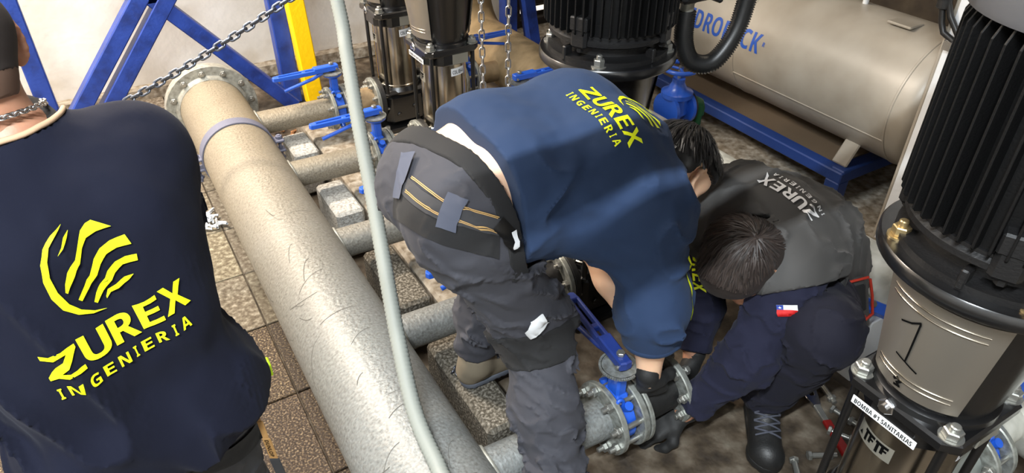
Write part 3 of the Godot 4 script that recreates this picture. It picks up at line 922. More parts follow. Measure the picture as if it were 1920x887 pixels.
	for mid in [PI, 0.0]:
		var cv := MB.new()
		cv.lathe([Vector2(0.1265, 0.675), Vector2(0.1605, 0.925)], 32, Transform3D(), mid - 0.8, mid + 0.8)
		cv.lathe([Vector2(0.1225, 0.675), Vector2(0.1565, 0.925)], 32, Transform3D(), mid - 0.8, mid + 0.8)
		cv.lathe([Vector2(0.1225, 0.675), Vector2(0.1265, 0.675)], 32, Transform3D(), mid - 0.8, mid + 0.8)
		var co := part("cover", cv, X("stainless_cover"), t, true)
		for y in [0.705, 0.718, 0.885, 0.9]:
			var r0 := lerpf(0.1265, 0.1605, (y - 0.675) / 0.25)
			var lp := PackedVector3Array()
			for k in 15:
				var a: float = mid - 0.62 + 1.24 * k / 14
				lp.append(Vector3(cos(a) * r0, y, sin(a) * r0))
			part("bead", MB.new().tube(lp, 0.0022, 6), X("stainless"), co, true)
	for k in 4:
		var a := TAU * (k + 0.5) / 4
		var p := Vector3(cos(a) * 0.172, 0, sin(a) * 0.172)
		part("flange_bolt", MB.new().hexagon(0.0165, 0.02, Transform3D(Basis(), p + Vector3(0, 0.988, 0))).rod(p + Vector3(0, 0.98, 0), p + Vector3(0, 1.02, 0), 0.009, 12, 0.002).lathe([Vector2(0, 0.985), Vector2(0.022, 0.985), Vector2(0.022, 0.989), Vector2(0, 0.989)], 20, Transform3D(Basis(), p)), X("bolt"), lan, true)
	# motor
	var sh := MB.new()
	sh.lathe([Vector2(0.178, 0.985), Vector2(0.178, 0.999), Vector2(0.15, 1.0), Vector2(0.142, 1.004), Vector2(0.14, 1.024), Vector2(0.162, 1.032), Vector2(0.176, 1.04), Vector2(0.176, 1.052), Vector2(0.168, 1.058), Vector2(0.168, 1.066), Vector2(0.1, 1.068)], 64)
	for k in 4:
		var a := TAU * k / 4 + 0.15
		sh.box(Vector3(0.165, 1.005, 0), Vector3(0.03, 0.04, 0.014), 0.003, Transform3D(Basis(Vector3.UP, a), Vector3.ZERO))
	var shield := part("end_shield", sh, X("black_cast"), t, true)
	for k in 4:
		var a := TAU * (k + 0.5) / 4 + 0.35
		var d := Vector3(cos(a), 0, sin(a))
		var bx := Transform3D(Basis(Vector3.UP, -a), Vector3.ZERO)
		part("pad", MB.new().box(Vector3(0.166, 1.06, 0), Vector3(0.04, 0.06, 0.05), 0.008, bx).box(Vector3(0.166, 1.1, 0), Vector3(0.046, 0.04, 0.055), 0.004, bx).hexagon(0.01, 0.014, Transform3D(Basis(Vector3.RIGHT, PI), d * 0.168 + Vector3(0, 1.032, 0))), X("black_cast"), shield, true)
	var core := MB.new().lathe([Vector2(0.1, 1.062), Vector2(0.163, 1.064), Vector2(0.163, 1.43), Vector2(0.1, 1.43)], 64)
	part("motor_body", core, X("black_fin"), t, true)
	var fin := MB.new()
	fin.prism(PackedVector2Array([Vector2(0.155, 1.068), Vector2(0.188, 1.07), Vector2(0.193, 1.076), Vector2(0.193, 1.385), Vector2(0.18, 1.415), Vector2(0.155, 1.425)]), 0.0045, Transform3D(Basis(), Vector3(0, 0, -0.00225)), 0.001)
	var fmesh := fin.mesh(X("black_fin"))
	for k in 48:
		var a := TAU * k / 48.0
		if absf(wrapf(a, -PI, PI)) < 0.34:
			continue
		var o := MeshInstance3D.new()
		o.name = "fin"
		o.mesh = fmesh
		t.add_child(o, true)
		o.transform = Transform3D(Basis(Vector3.UP, a), Vector3.ZERO)
	part("fan_cowl", MB.new().lathe([Vector2(0.168, 1.4), Vector2(0.197, 1.41), Vector2(0.2, 1.42), Vector2(0.2, 1.52), Vector2(0.185, 1.55), Vector2(0.12, 1.56), Vector2(0, 1.56)], 48), X("cowl"), t, true)
	var tb := part("terminal_box", MB.new().box(Vector3(0.245, 1.2, 0), Vector3(0.13, 0.2, 0.22), 0.012).box(Vector3(0.17, 1.2, 0), Vector3(0.06, 0.16, 0.16), 0.01), X("black_cast"), t, true)
	part("lid", MB.new().box(Vector3(0.318, 1.2, 0), Vector3(0.018, 0.22, 0.24), 0.006), X("black_cast"), tb, true)
	part("cable_gland", MB.new().hexagon(0.026, 0.016, Transform3D(Basis(), Vector3(0.25, 1.085, 0.05))).rod(Vector3(0.25, 1.05, 0.05), Vector3(0.25, 1.1, 0.05), 0.021, 20, 0.003), X("label_grey"), tb, true)
	# paper labels on sleeve and casting
	var lm := on_drum(0.103, 0, 0.103, 1, PI / 2 - 0.25, 0.0008)
	var lb := MB.new()
	lay(lb, rect(Vector2(-0.036, 0.5), Vector2(0.036, 0.535)), 0.012, lm)
	var sleeve: Node3D = t.get_node("sleeve")
	var white := part("model_label", lb, X("label_white"), sleeve, true)
	var tx := MB.new()
	lay(tx, fit(letters("CDL 85-4"), Vector2(-0.029, 0.508), Vector2(0.058, 0.017)), 0.012, on_drum(0.103, 0, 0.103, 1, PI / 2 - 0.25, 0.0015))
	sleeve.remove_child(white)
	t.add_child(white, true)
	part("lettering", tx, X("ink"), white, true)
	var sm := MB.new()
	lay(sm, rect(Vector2(-0.05, 0.462), Vector2(0.05, 0.507)), 0.012, on_drum(0.103, 0, 0.103, 1, PI + 0.25, 0.0008))
	var stick := part("maker_sticker", sm, X("label_grey"), t, true)
	var mk := MB.new()
	var mark := PackedVector2Array()
	mark.append_array([Vector2(-0.042, 0.5), Vector2(-0.03, 0.5), Vector2(-0.036, 0.512)])
	for o in [-0.022, 0.012]:
		mark.append_array(rect(Vector2(o, 0.497), Vector2(o + 0.007, 0.528)))
		mark.append_array(rect(Vector2(o - 0.003, 0.522), Vector2(o + 0.028, 0.53)))
		mark.append_array(rect(Vector2(o + 0.012, 0.503), Vector2(o + 0.019, 0.528)))
		mark.append_array(rect(Vector2(o + 0.012, 0.512), Vector2(o + 0.026, 0.518)))
	for k in mark.size():
		mark[k].y -= 0.028
	lay(mk, mark, 0.012, on_drum(0.103, 0, 0.103, 1, PI + 0.25, 0.0015))
	part("print", mk, X("ink"), stick, true)
	return t

func face_text(mb: MB, s: String, o: Vector3, u: Vector3, v: Vector3, w: float, h: float) -> void:
	var n := u.cross(v).normalized()
	lay(mb, fit(letters(s), Vector2.ZERO, Vector2(w, h)), 1.0, func(q: Vector2) -> Array: return [o + u * q.x + v * q.y, n])

func build_pumps() -> void:
	var p := make_pump()
	p.set_meta("group", "vertical pumps on the plinth")
	p.position = Vector3(PX, 0.2, ZB[0])
	p.set_meta("label", "farthest black and stainless vertical pump, at the white wall behind the hose")
	var b := copy(p, Vector3(PX, 0.2, ZB[1]), "second black and stainless vertical pump, just above the bending worker's waist")
	var c := copy(p, Vector3(PX, 0.2, ZB[3]), "black vertical pump with big finned motor above the bending worker's back")
	var d := copy(p, Vector3(PX, 0.2, -0.435), "nearest vertical pump with a handwritten 1 on its steel cover")
	for q in [[b, "BOMBA #4 SANITARIAS"], [d, "BOMBA #1 SANITARIAS"]]:
		var e: Node3D = q[0]
		var lb := MB.new().box(Vector3(-0.1195, 0.573, -0.015), Vector3(0.003, 0.022, 0.15), 0.001)
		var strip := part("name_strip", lb, X("label_white"), e, true)
		var tx := MB.new()
		face_text(tx, q[1], Vector3(-0.1214, 0.567, -0.083), Vector3(0, 0, 1), Vector3.UP, 0.136, 0.012)
		part("lettering", tx, X("ink"), strip, true)
	# handwriting on the cover of the nearest pump
	var mk := MB.new()
	var cone := on_drum(0.1265, 0.675, 0.1605, 0.925, PI + 0.12, 0.0016)
	var ink := stroke([Vector2(-0.032, 0.842), Vector2(-0.01, 0.853), Vector2(0.006, 0.866), Vector2(0.007, 0.862), Vector2(0.002, 0.78), Vector2(0.0, 0.757)], 0.004)
	ink.append_array(stroke([Vector2(-0.022, 0.762), Vector2(0.0, 0.757), Vector2(0.026, 0.748)], 0.004))
	lay(mk, ink, 0.01, cone)
	part("handwriting", mk, X("ink"), d.get_node("cover"), true)
	mk = MB.new()
	ink = (stroke([Vector2(-0.01, 0.7), Vector2(-0.004, 0.706), Vector2(0.004, 0.702), Vector2(-0.002, 0.694), Vector2(0.003, 0.688), Vector2(-0.006, 0.686)], 0.006))
	lay(mk, ink, 0.01, cone)
	part("ink_mark", mk, X("ink"), d.get_node("cover"), true)
	var eye := MB.new()
	var dirc := Vector3(-0.78, 0, 0.62).normalized()
	eye.lathe([Vector2(0.01, 0), Vector2(0.026, 0), Vector2(0.028, 0.03), Vector2(0.022, 0.033), Vector2(0.014, 0.03), Vector2(0.012, 0.01), Vector2(0, 0.01)], 28, MB.along(Vector3(0, 1.27, 0) + dirc * 0.185, Vector3(0, 1.27, 0) + dirc))
	part("lifting_boss", eye, X("black_cast"), d, true)
	# brass bolts on the nearest pump's lantern flange
	for n in d.get_node("lantern").get_children():
		if String(n.name).begins_with("flange_bolt"):
			n.mesh = n.mesh.duplicate()
			n.mesh.surface_set_material(0, X("brass_bolt"))
	# corrugated conduit at the big motor
	var path := Curve3D.new()
	for q in [[1.535, 1.262, -1.565], [1.535, 1.17, -1.56], [1.56, 1.105, -1.54], [1.62, 1.1, -1.51], [1.68, 1.17, -1.5], [1.71, 1.27, -1.5], [1.73, 1.5, -1.5], [1.76, 1.9, -1.5]]:
		path.add_point(Vector3(q[0], q[1], q[2]))
	for i in path.point_count:
		var a := path.get_point_position(maxi(i - 1, 0))
		var e := path.get_point_position(mini(i + 1, path.point_count - 1))
		path.set_point_in(i, (a - e) * 0.16)
		path.set_point_out(i, (e - a) * 0.16)
	ribbed("cable_conduit", path, 0.027, 0.0031, 0.007, X("conduit"), "black corrugated cable conduit looping out of the big motor's terminal box", "conduit")

func ribbed(called: String, path: Curve3D, r: float, rib: float, pitch: float, m: Material, label: String, cat: String) -> MeshInstance3D:
	path.bake_interval = 0.004
	var l := path.get_baked_length()
	var pts := PackedVector3Array()
	var rad := PackedFloat32Array()
	var n := int(l / pitch * 4)
	for i in n + 1:
		pts.append(path.sample_baked(l * i / n, true))
		rad.append(r + rib * [-1.0, 0.3, 1.0, 0.3][i % 4])
	return single(called, MB.new().tube(pts, r, 20, false, rad), m, label, cat)

# ---------------------------------------------------------------- everything else in the room
func chain(label: String, pts: Curve3D, pitch: float, wire: float, wide: float, m: Material) -> void:
	var l := pts.get_baked_length()
	var t := thing("chain", label, "chain", pts.sample_baked(l))
	var link := PackedVector3Array()
	var hl := pitch / 2 + wire
	var st := hl - wide
	for k in 8:
		var a := PI * k / 7
		link.append(Vector3(cos(a) * wide, st + sin(a) * wide, 0))
	for k in 8:
		var a := PI + PI * k / 7
		link.append(Vector3(cos(a) * wide, -st + sin(a) * wide, 0))
	var lm := MB.new().tube(link, wire, 8, true).mesh(m)
	var n := int(l / pitch)
	for i in n:
		var p := pts.sample_baked((i + 0.5) * pitch)
		var d := (pts.sample_baked(minf(l, (i + 1.0) * pitch)) - pts.sample_baked(i * pitch)).normalized()
		var o := MeshInstance3D.new()
		o.name = "link"
		o.mesh = lm
		t.add_child(o, true)
		var bas := MB.along(Vector3.ZERO, d).basis
		o.transform = Transform3D(bas * Basis(Vector3.UP, (PI / 2 if i % 2 else 0.0) + 0.6), p - t.position)

func line(a: Vector3, b: Vector3, sag := 0.0) -> Curve3D:
	var c := Curve3D.new()
	c.bake_interval = 0.01
	for i in 17:
		var s := i / 16.0
		c.add_point(a.lerp(b, s) - Vector3(0, sag * 4 * s * (1 - s), 0))
	return c

func build_frames() -> void:
	var bf := X("blue_frame")
	var t := thing("steel_frame", "blue steel braced frame against the white wall, crossed by the slung heavy chain", "frame", Vector3(0.2, 0, -4.3))
	var mb := MB.new()
	beam(mb, Vector3(-0.365, 0.0, -4.3), Vector3(-0.335, 2.3, -4.3), 0.092, 0.06)
	part("post", mb, bf, t)
	mb = MB.new(); beam(mb, Vector3(-0.425, 0.0, -4.3), Vector3(0.245, 0.8, -4.3), 0.085, 0.1)
	part("diagonal_brace", mb, bf, t)
	mb = MB.new(); beam(mb, Vector3(-0.268, 0.0, -4.3), Vector3(0.41, 0.82, -4.3), 0.085, 0.1)
	part("diagonal_brace", mb, bf, t)
	mb = MB.new(); beam(mb, Vector3(0.93, 0.0, -4.3), Vector3(0.12, 0.98, -4.3), 0.085, 0.09)
	part("diagonal_brace", mb, bf, t)
	mb = MB.new(); beam(mb, Vector3(0.94, 0.0, -4.36), Vector3(0.945, 2.3, -4.36), 0.1, 0.1)
	part("post", mb, bf, t)
	mb = MB.new(); beam(mb, Vector3(-0.4, 2.3, -4.33), Vector3(1.0, 2.3, -4.33), 0.1, 0.1)
	part("top_rail", mb, bf, t)
	mb = MB.new(); beam(mb, Vector3(0.2, 0.78, -4.3), Vector3(0.4, 0.78, -4.3), 0.06, 0.09)
	part("gusset", mb, bf, t)
	mb = MB.new(); beam(mb, Vector3(1.055, 0, -4.27), Vector3(0.975, 2.3, -4.27), 0.1, 0.1)
	single("yellow_post", mb, X("yellow_paint"), "bright yellow square steel post beside the blue post", "post")
	var r := thing("steel_frame", "blue steel post and leaning brace beyond the brown discharge pipe", "frame", Vector3(2.6, 0, -4.4))
	mb = MB.new(); beam(mb, Vector3(2.57, 0, -4.4), Vector3(2.57, 2.3, -4.4), 0.1, 0.1)
	part("post", mb, bf, r)
	mb = MB.new(); beam(mb, Vector3(2.76, 0, -4.35), Vector3(2.63, 0.75, -4.35), 0.09, 0.09)
	part("diagonal_brace", mb, bf, r)
	chain("heavy steel chain slung diagonally from the worker's shoulder to the yellow post", line(Vector3(0.74, 1.16, -2.757), Vector3(-0.22, 0.7, -2.94), 0.02), 0.0335, 0.0052, 0.0115, X("chain_steel"))
	chain("thin hanging hoist chain, the left of the two beside the second pump", line(Vector3(1.174, 1.6, -2.2), Vector3(1.176, 0.55, -2.2)), 0.033, 0.0033, 0.0088, X("silver"))
	chain("thin hanging hoist chain, the right of the two, before the brown pipe", line(Vector3(1.293, 1.6, -2.2), Vector3(1.279, 0.55, -2.2)), 0.033, 0.0033, 0.0088, X("silver"))

func build_chain_scrap() -> void:
	var c := Curve3D.new()
	for q in [[0.655, 0.25, -1.49], [0.675, 0.25, -1.5], [0.665, 0.251, -1.47], [0.69, 0.252, -1.475], [0.68, 0.25, -1.45]]:
		c.add_point(Vector3(q[0], q[1], q[2]))
	chain("short scrap of dark chain lying on the block beside the beige work shoe", c, 0.018, 0.0032, 0.0075, X("chain_steel"))

func build_hose() -> void:
	var c := Curve3D.new()
	var pts := [[0.68, 1.75, -2.45], [0.631, 1.296, -2.084], [0.603, 1.176, -1.971], [0.561, 1.029, -1.816], [0.515, 0.874, -1.63], [0.466, 0.755, -1.448], [0.428, 0.658, -1.303], [0.392, 0.578, -1.14], [0.381, 0.545, -1.0], [0.375, 0.543, -0.8], [0.385, 0.543, 0.3]]
	for q in pts:
		c.add_point(Vector3(q[0], q[1], q[2]))
	for i in c.point_count:
		var a := c.get_point_position(maxi(i - 1, 0))
		var e := c.get_point_position(mini(i + 1, c.point_count - 1))
		c.set_point_in(i, (a - e) * 0.16)
		c.set_point_out(i, (e - a) * 0.16)
	var h := ribbed("flexible_hose", c, 0.02, 0.0013, 0.012, X("grey_hose"), "long pale grey ribbed hose hanging in front of the branch pipes", "hose")

func build_tank() -> void:
	var ax := Vector3(3.21, 0.55, 0)
	var t := thing("pressure_tank", "large beige horizontal pressure tank lettered in blue on a blue frame", "tank", Vector3(3.21, 0.2, -2.5))
	var R := 0.318
	var mb := MB.new()
	var prof := []
	for k in 9:
		var a := PI / 2 * k / 8
		prof.append(Vector2(R * sin(a), -3.45 - 0.13 * cos(a)))
	for k in 13:
		prof.append(Vector2(R, -3.42 + k * (1.83 / 12)))
	for k in 9:
		var a := PI / 2 * k / 8
		prof.append(Vector2(R * cos(a), -1.56 + 0.13 * sin(a)))
	mb.lathe(prof, 72, along_z(ax))
	part("shell", mb, X("beige_tank"), t)
	for z in [-2.56, -1.62, -3.4]:
		part("seam", MB.new().lathe([Vector2(R - 0.002, -0.009), Vector2(R + 0.003, -0.004), Vector2(R + 0.003, 0.004), Vector2(R - 0.002, 0.009)], 72, along_z(ax + Vector3(0, 0, z))), X("beige_tank"), t)
	var sa := PI + 0.42
	var sp := Vector3(cos(sa) * R, sin(sa) * R, 0)
	part("seam", MB.new().rod(ax + sp + Vector3(0, 0, -2.56), ax + sp + Vector3(0, 0, -1.62), 0.004, 8), X("beige_tank"), t)
	# lettering on the flank that faces the pumps
	var mid := PI - 0.23
	var wrap_ := func(q: Vector2) -> Array:
		var a: float = mid - q.y / R
		var d := Vector3(cos(a), sin(a), 0)
		return [ax + d * (R + 0.0015) + Vector3(0, 0, q.x), d]
	var tx := MB.new()
	lay(tx, fit(letters("HIDROPACK", true), Vector2(-3.0, -0.045), Vector2(0.6, 0.1)), 0.03, wrap_)
	part("lettering", tx, X("text_blue"), t)
	tx = MB.new()
	lay(tx, fit(letters("R", true), Vector2(-2.385, 0.0), Vector2(0.016, 0.022)), 0.03, wrap_)
	part("trade_mark", tx, X("text_blue"), t)
	var lg := MB.new()
	lay(lg, outline(PackedVector2Array([Vector2(-3.1, -0.07), Vector2(-3.06, -0.07), Vector2(-3.03, 0.05), Vector2(-3.02, 0.06), Vector2(-3.0, 0.085), Vector2(-3.12, 0.03), Vector2(-3.06, 0.035)])), 0.03, wrap_)
	part("emblem", lg, X("text_blue"), t)
	# lug and small fitting on top
	part("lifting_lug", MB.new().box(ax + Vector3(-0.07, 0.318, -1.82), Vector3(0.1, 0.012, 0.12), 0.004), X("beige_tank"), t)
	part("air_fitting", MB.new().rod(ax + Vector3(0.02, 0.3, -2.1), ax + Vector3(0.02, 0.42, -2.1), 0.014, 14), X("label_white"), t)
	var f := thing("tank_stand", "low blue steel frame with rusty floor plate carrying the beige tank", "stand", Vector3(3.2, 0, -2.5))
	for x in [2.92, 3.55]:
		mb = MB.new(); beam(mb, Vector3(x, 0.165, -3.7), Vector3(x, 0.165, -1.74), 0.075, 0.06, Vector3.UP)
		part("rail", mb, X("blue_stand"), f)
	for z in [-3.6, -1.78]:
		mb = MB.new(); beam(mb, Vector3(2.9, 0.165, z), Vector3(3.57, 0.165, z), 0.075, 0.07, Vector3.UP)
		part("cross_rail", mb, X("blue_stand"), f)
		for x in [2.92, 3.55]:
			part("leg", MB.new().box(Vector3(x, 0.07, z), Vector3(0.08, 0.14, 0.08), 0.005), X("blue_stand"), f)
		mb = MB.new(); beam(mb, Vector3(2.945, 0.2, z - 0.03), Vector3(3.03, 0.34, z - 0.03), 0.015, 0.085)
		part("saddle", mb, X("pillar_edge"), f)
		mb = MB.new(); beam(mb, Vector3(3.475, 0.2, z - 0.03), Vector3(3.39, 0.34, z - 0.03), 0.015, 0.085)
		part("saddle", mb, X("pillar_edge"), f)
	single("rusty_sheet", MB.new().box(Vector3(3.235, 0.185, -2.72), Vector3(0.555, 0.006, 1.78), 0.002), X("rusty"), "flat rusty brown sheet lying in the blue frame under the beige tank", "sheet")

func build_small() -> void:
	# gate valve with hand wheel and green pipe
	var t := thing("gate_valve", "blue gate valve with a hand wheel feeding a green pipe", "valve", Vector3(2.25, 0.3, -2.28))
	var o := Vector3(2.25, 0.48, -2.28)
	var body := MB.new()
	body.lathe([Vector2(0.0, -0.06), Vector2(0.085, -0.06), Vector2(0.085, -0.042), Vector2(0.05, -0.035), Vector2(0.055, 0.0), Vector2(0.05, 0.035), Vector2(0.085, 0.042), Vector2(0.085, 0.06), Vector2(0.0, 0.06)], 36, along_x(o))
	body.lathe([Vector2(0.058, -0.02), Vector2(0.055, 0.06), Vector2(0.075, 0.065), Vector2(0.075, 0.085), Vector2(0.045, 0.1), Vector2(0.03, 0.13), Vector2(0.03, 0.15), Vector2(0.0, 0.15)], 28, Transform3D(Basis(), o))
	part("body", body, X("blue_paint"), t)
	part("stem", MB.new().rod(o + Vector3(0, 0.14, 0), o + Vector3(0, 0.21, 0), 0.009, 12), X("bolt"), t)
	var ring := PackedVector3Array()
	for k in 32:
		ring.append(o + Vector3(cos(TAU * k / 32) * 0.075, 0.2, sin(TAU * k / 32) * 0.075))
	var wh := MB.new().tube(ring, 0.0105, 10, true)
	for k in 3:
		wh.rod(o + Vector3(0, 0.195, 0), o + Vector3(cos(TAU * k / 3) * 0.073, 0.2, sin(TAU * k / 3) * 0.073), 0.007, 8)
	part("hand_wheel", wh, X("blue_paint"), t)
	var gk := MB.new().lathe(disc(0.083, 0.014), 32, along_x(o + Vector3(0.061, 0, 0)))
	part("gasket_flange", gk, X("black_rubber"), t)
	var gp := thing("green_pipe", "dark green plastic pipe elbow dropping from the blue gate valve", "pipe", Vector3(2.42, 0, -2.28))
	part("pipe", MB.new().tube(PackedVector3Array([o + Vector3(0.06, 0, 0), o + Vector3(0.12, 0, 0), o + Vector3(0.145, -0.012, 0), o + Vector3(0.155, -0.035, 0), o + Vector3(0.157, -0.47, 0)]), 0.024, 20), X("green_pipe"), gp)
	part("elbow", MB.new().tube(PackedVector3Array([o + Vector3(0.095, 0, 0), o + Vector3(0.125, 0, 0), o + Vector3(0.148, -0.012, 0), o + Vector3(0.157, -0.035, 0), o + Vector3(0.157, -0.07, 0)]), 0.031, 20), X("green_pipe"), gp)
	var gs := thing("green_pipe", "dark green pipe lying along the back wall beyond the brown discharge pipe", "pipe", Vector3(3.2, 0, -4.4))
	part("pipe", MB.new().rod(Vector3(2.9, 0.07, -4.35), Vector3(4.1, 0.07, -4.35), 0.045, 20), X("green_pipe"), gs)
	part("collar", MB.new().rod(Vector3(3.12, 0.07, -4.35), Vector3(3.17, 0.07, -4.35), 0.055, 20), X("grey_hose"), gs)
	# cables at the pillar
	var cb := thing("cable_bundle", "black taped cable ends hanging beside the white panel", "cable", Vector3(2.83, 0.95, -1.48))
	var specs := [[[2.83, 1.35, -1.56], [2.83, 1.1, -1.525], [2.83, 1.02, -1.5], [2.83, 0.985, -1.48], [2.83, 0.965, -1.43]], [[2.83, 1.35, -1.5], [2.83, 1.1, -1.5], [2.83, 1.05, -1.475], [2.83, 0.99, -1.42]]]
	for s in specs:
		var pp := PackedVector3Array()
		for q in s: pp.append(Vector3(q[0], q[1], q[2]))
		part("cable", MB.new().tube(pp, 0.012, 10), X("conduit"), cb)
	part("tape", MB.new().rod(Vector3(2.83, 1.07, -1.515), Vector3(2.83, 1.12, -1.515), 0.026, 14, 0.004), X("black_rubber"), cb)
	part("foil_end", MB.new().box(Vector3(2.825, 0.945, -1.445), Vector3(0.012, 0.04, 0.035), 0.003), X("silver"), cb)
	# carton under the lever at the right
	var ct := MB.new().box(Vector3(1.83, 0.33, -0.9), Vector3(0.1, 0.26, 0.14), 0.004)
	single("white_carton", ct, X("label_white"), "small white carton behind the crouching worker's pouch", "carton")
	# tools and bolts on the plinth
	var wr := thing("adjustable_wrench", "adjustable wrench with red handle on the dirty plinth by the nearest pump", "wrench", Vector3(1.6, 0.2, -0.78))
	var wx := Transform3D(Basis(Vector3.UP, 1.16) * Basis(Vector3.RIGHT, -PI / 2), Vector3(1.605, 0.2, -0.82))
	part("jaw", MB.new().prism(PackedVector2Array([Vector2(-0.01, -0.012), Vector2(0.02, -0.02), Vector2(0.05, -0.026), Vector2(0.052, -0.014), Vector2(0.03, -0.008), Vector2(0.03, 0.004), Vector2(0.055, 0.006), Vector2(0.05, 0.022), Vector2(0.02, 0.022), Vector2(-0.01, 0.012)]), 0.014, wx, 0.002), X("silver"), wr)
	part("shaft", MB.new().prism(PackedVector2Array([Vector2(-0.08, -0.009), Vector2(-0.005, -0.011), Vector2(-0.005, 0.011), Vector2(-0.08, 0.009)]), 0.011, wx, 0.002), X("bolt"), wr)
	part("grip", MB.new().prism(PackedVector2Array([Vector2(-0.21, -0.011), Vector2(-0.2, -0.015), Vector2(-0.07, -0.012), Vector2(-0.07, 0.012), Vector2(-0.2, 0.015), Vector2(-0.21, 0.011)]), 0.016, wx, 0.003), X("tool_red"), wr)
	var places := [[1.43, -0.69, 0.5, "loose steel bolt lying on the plinth nearest the frame's bottom edge"], [1.37, -0.7, 2.2, "loose steel bolt beside the crouching worker's black boot"], [1.555, -0.72, 1.1, "loose steel bolt left of the red handled wrench"], [1.68, -0.86, 1.9, "long loose steel bolt right of the wrench jaw"], [1.63, -0.77, 1.4, "loose steel bolt between wrench and nearest pump's tie rod"], [1.3, -0.99, 0.2, "bright steel bolt between the crouching worker's two gloves"]]
	for q in places:
		var b := thing("loose_bolt", q[3], "bolt", Vector3(q[0], 0.2, q[1]), "loose bolts on the plinth")
		var d := Vector3(cos(q[2]), 0, sin(q[2]))
		var a := Vector3(q[0], 0.212, q[1])
		part("shank", MB.new().rod(a, a + d * 0.075, 0.0085, 12, 0.001), X("bolt"), b)
		part("head", MB.new().hexagon(0.0145, 0.011, MB.along(a, a - d)), X("bolt"), b)
		part("nut", MB.new().hexagon(0.0145, 0.012, MB.along(a + d * 0.05, a + d)), X("bolt"), b)
	# broken brick and straw behind the flange, plastic film on the floor
	var rng := RandomNumberGenerator.new()
	rng.seed = 5
	var rub := MB.new()
	for k in 260:
		var p := Vector3(rng.randf_range(0.72, 1.3), 0.0, rng.randf_range(-4.2, -3.75))
		var s := rng.randf_range(0.006, 0.022)
		rub.box(Vector3.ZERO, Vector3(s * 1.6, s, s), s * 0.25, Transform3D(Basis.from_euler(Vector3(rng.randf() * 6, rng.randf() * 6, rng.randf() * 6)), p + Vector3(0, s * 0.4 + 0.05 * rng.randf() * rng.randf(), 0)))
	var ro := single("rubble", rub, X("gravel"), "heap of brown brick chips and straw behind the big flange", "rubble")
	ro.set_meta("kind", "stuff")
	var film := MB.new()
	for k in 9:
		var pp := PackedVector3Array()
		var a := Vector3(rng.randf_range(0.12, 0.24), 0.008, rng.randf_range(-3.26, -3.08))
		for i in 6:
			pp.append(a + Vector3(rng.randf_range(-0.05, 0.05), rng.randf_range(0, 0.022), rng.randf_range(-0.05, 0.05)))
		film.tube(pp, 0.006, 6)
	single("plastic_scrap", film, X("plastic_film"), "crumpled scrap of clear plastic film on the floor beside the thick pipe", "scrap")
	# two steel rails overhead; their shade falls across the bending worker's back
	for q in [[-0.626, "overhead steel rail above the bending worker, the farther of two"], [-0.49, "overhead steel rail above the bending worker, the nearer of two"]]:
		var rl := MB.new()
		beam(rl, Vector3(0.15, 1.85, q[0]), Vector3(4.3, 1.85, q[0]), 0.05, 0.085)
		single("overhead_rail", rl, X("blue_frame"), q[1], "rail")

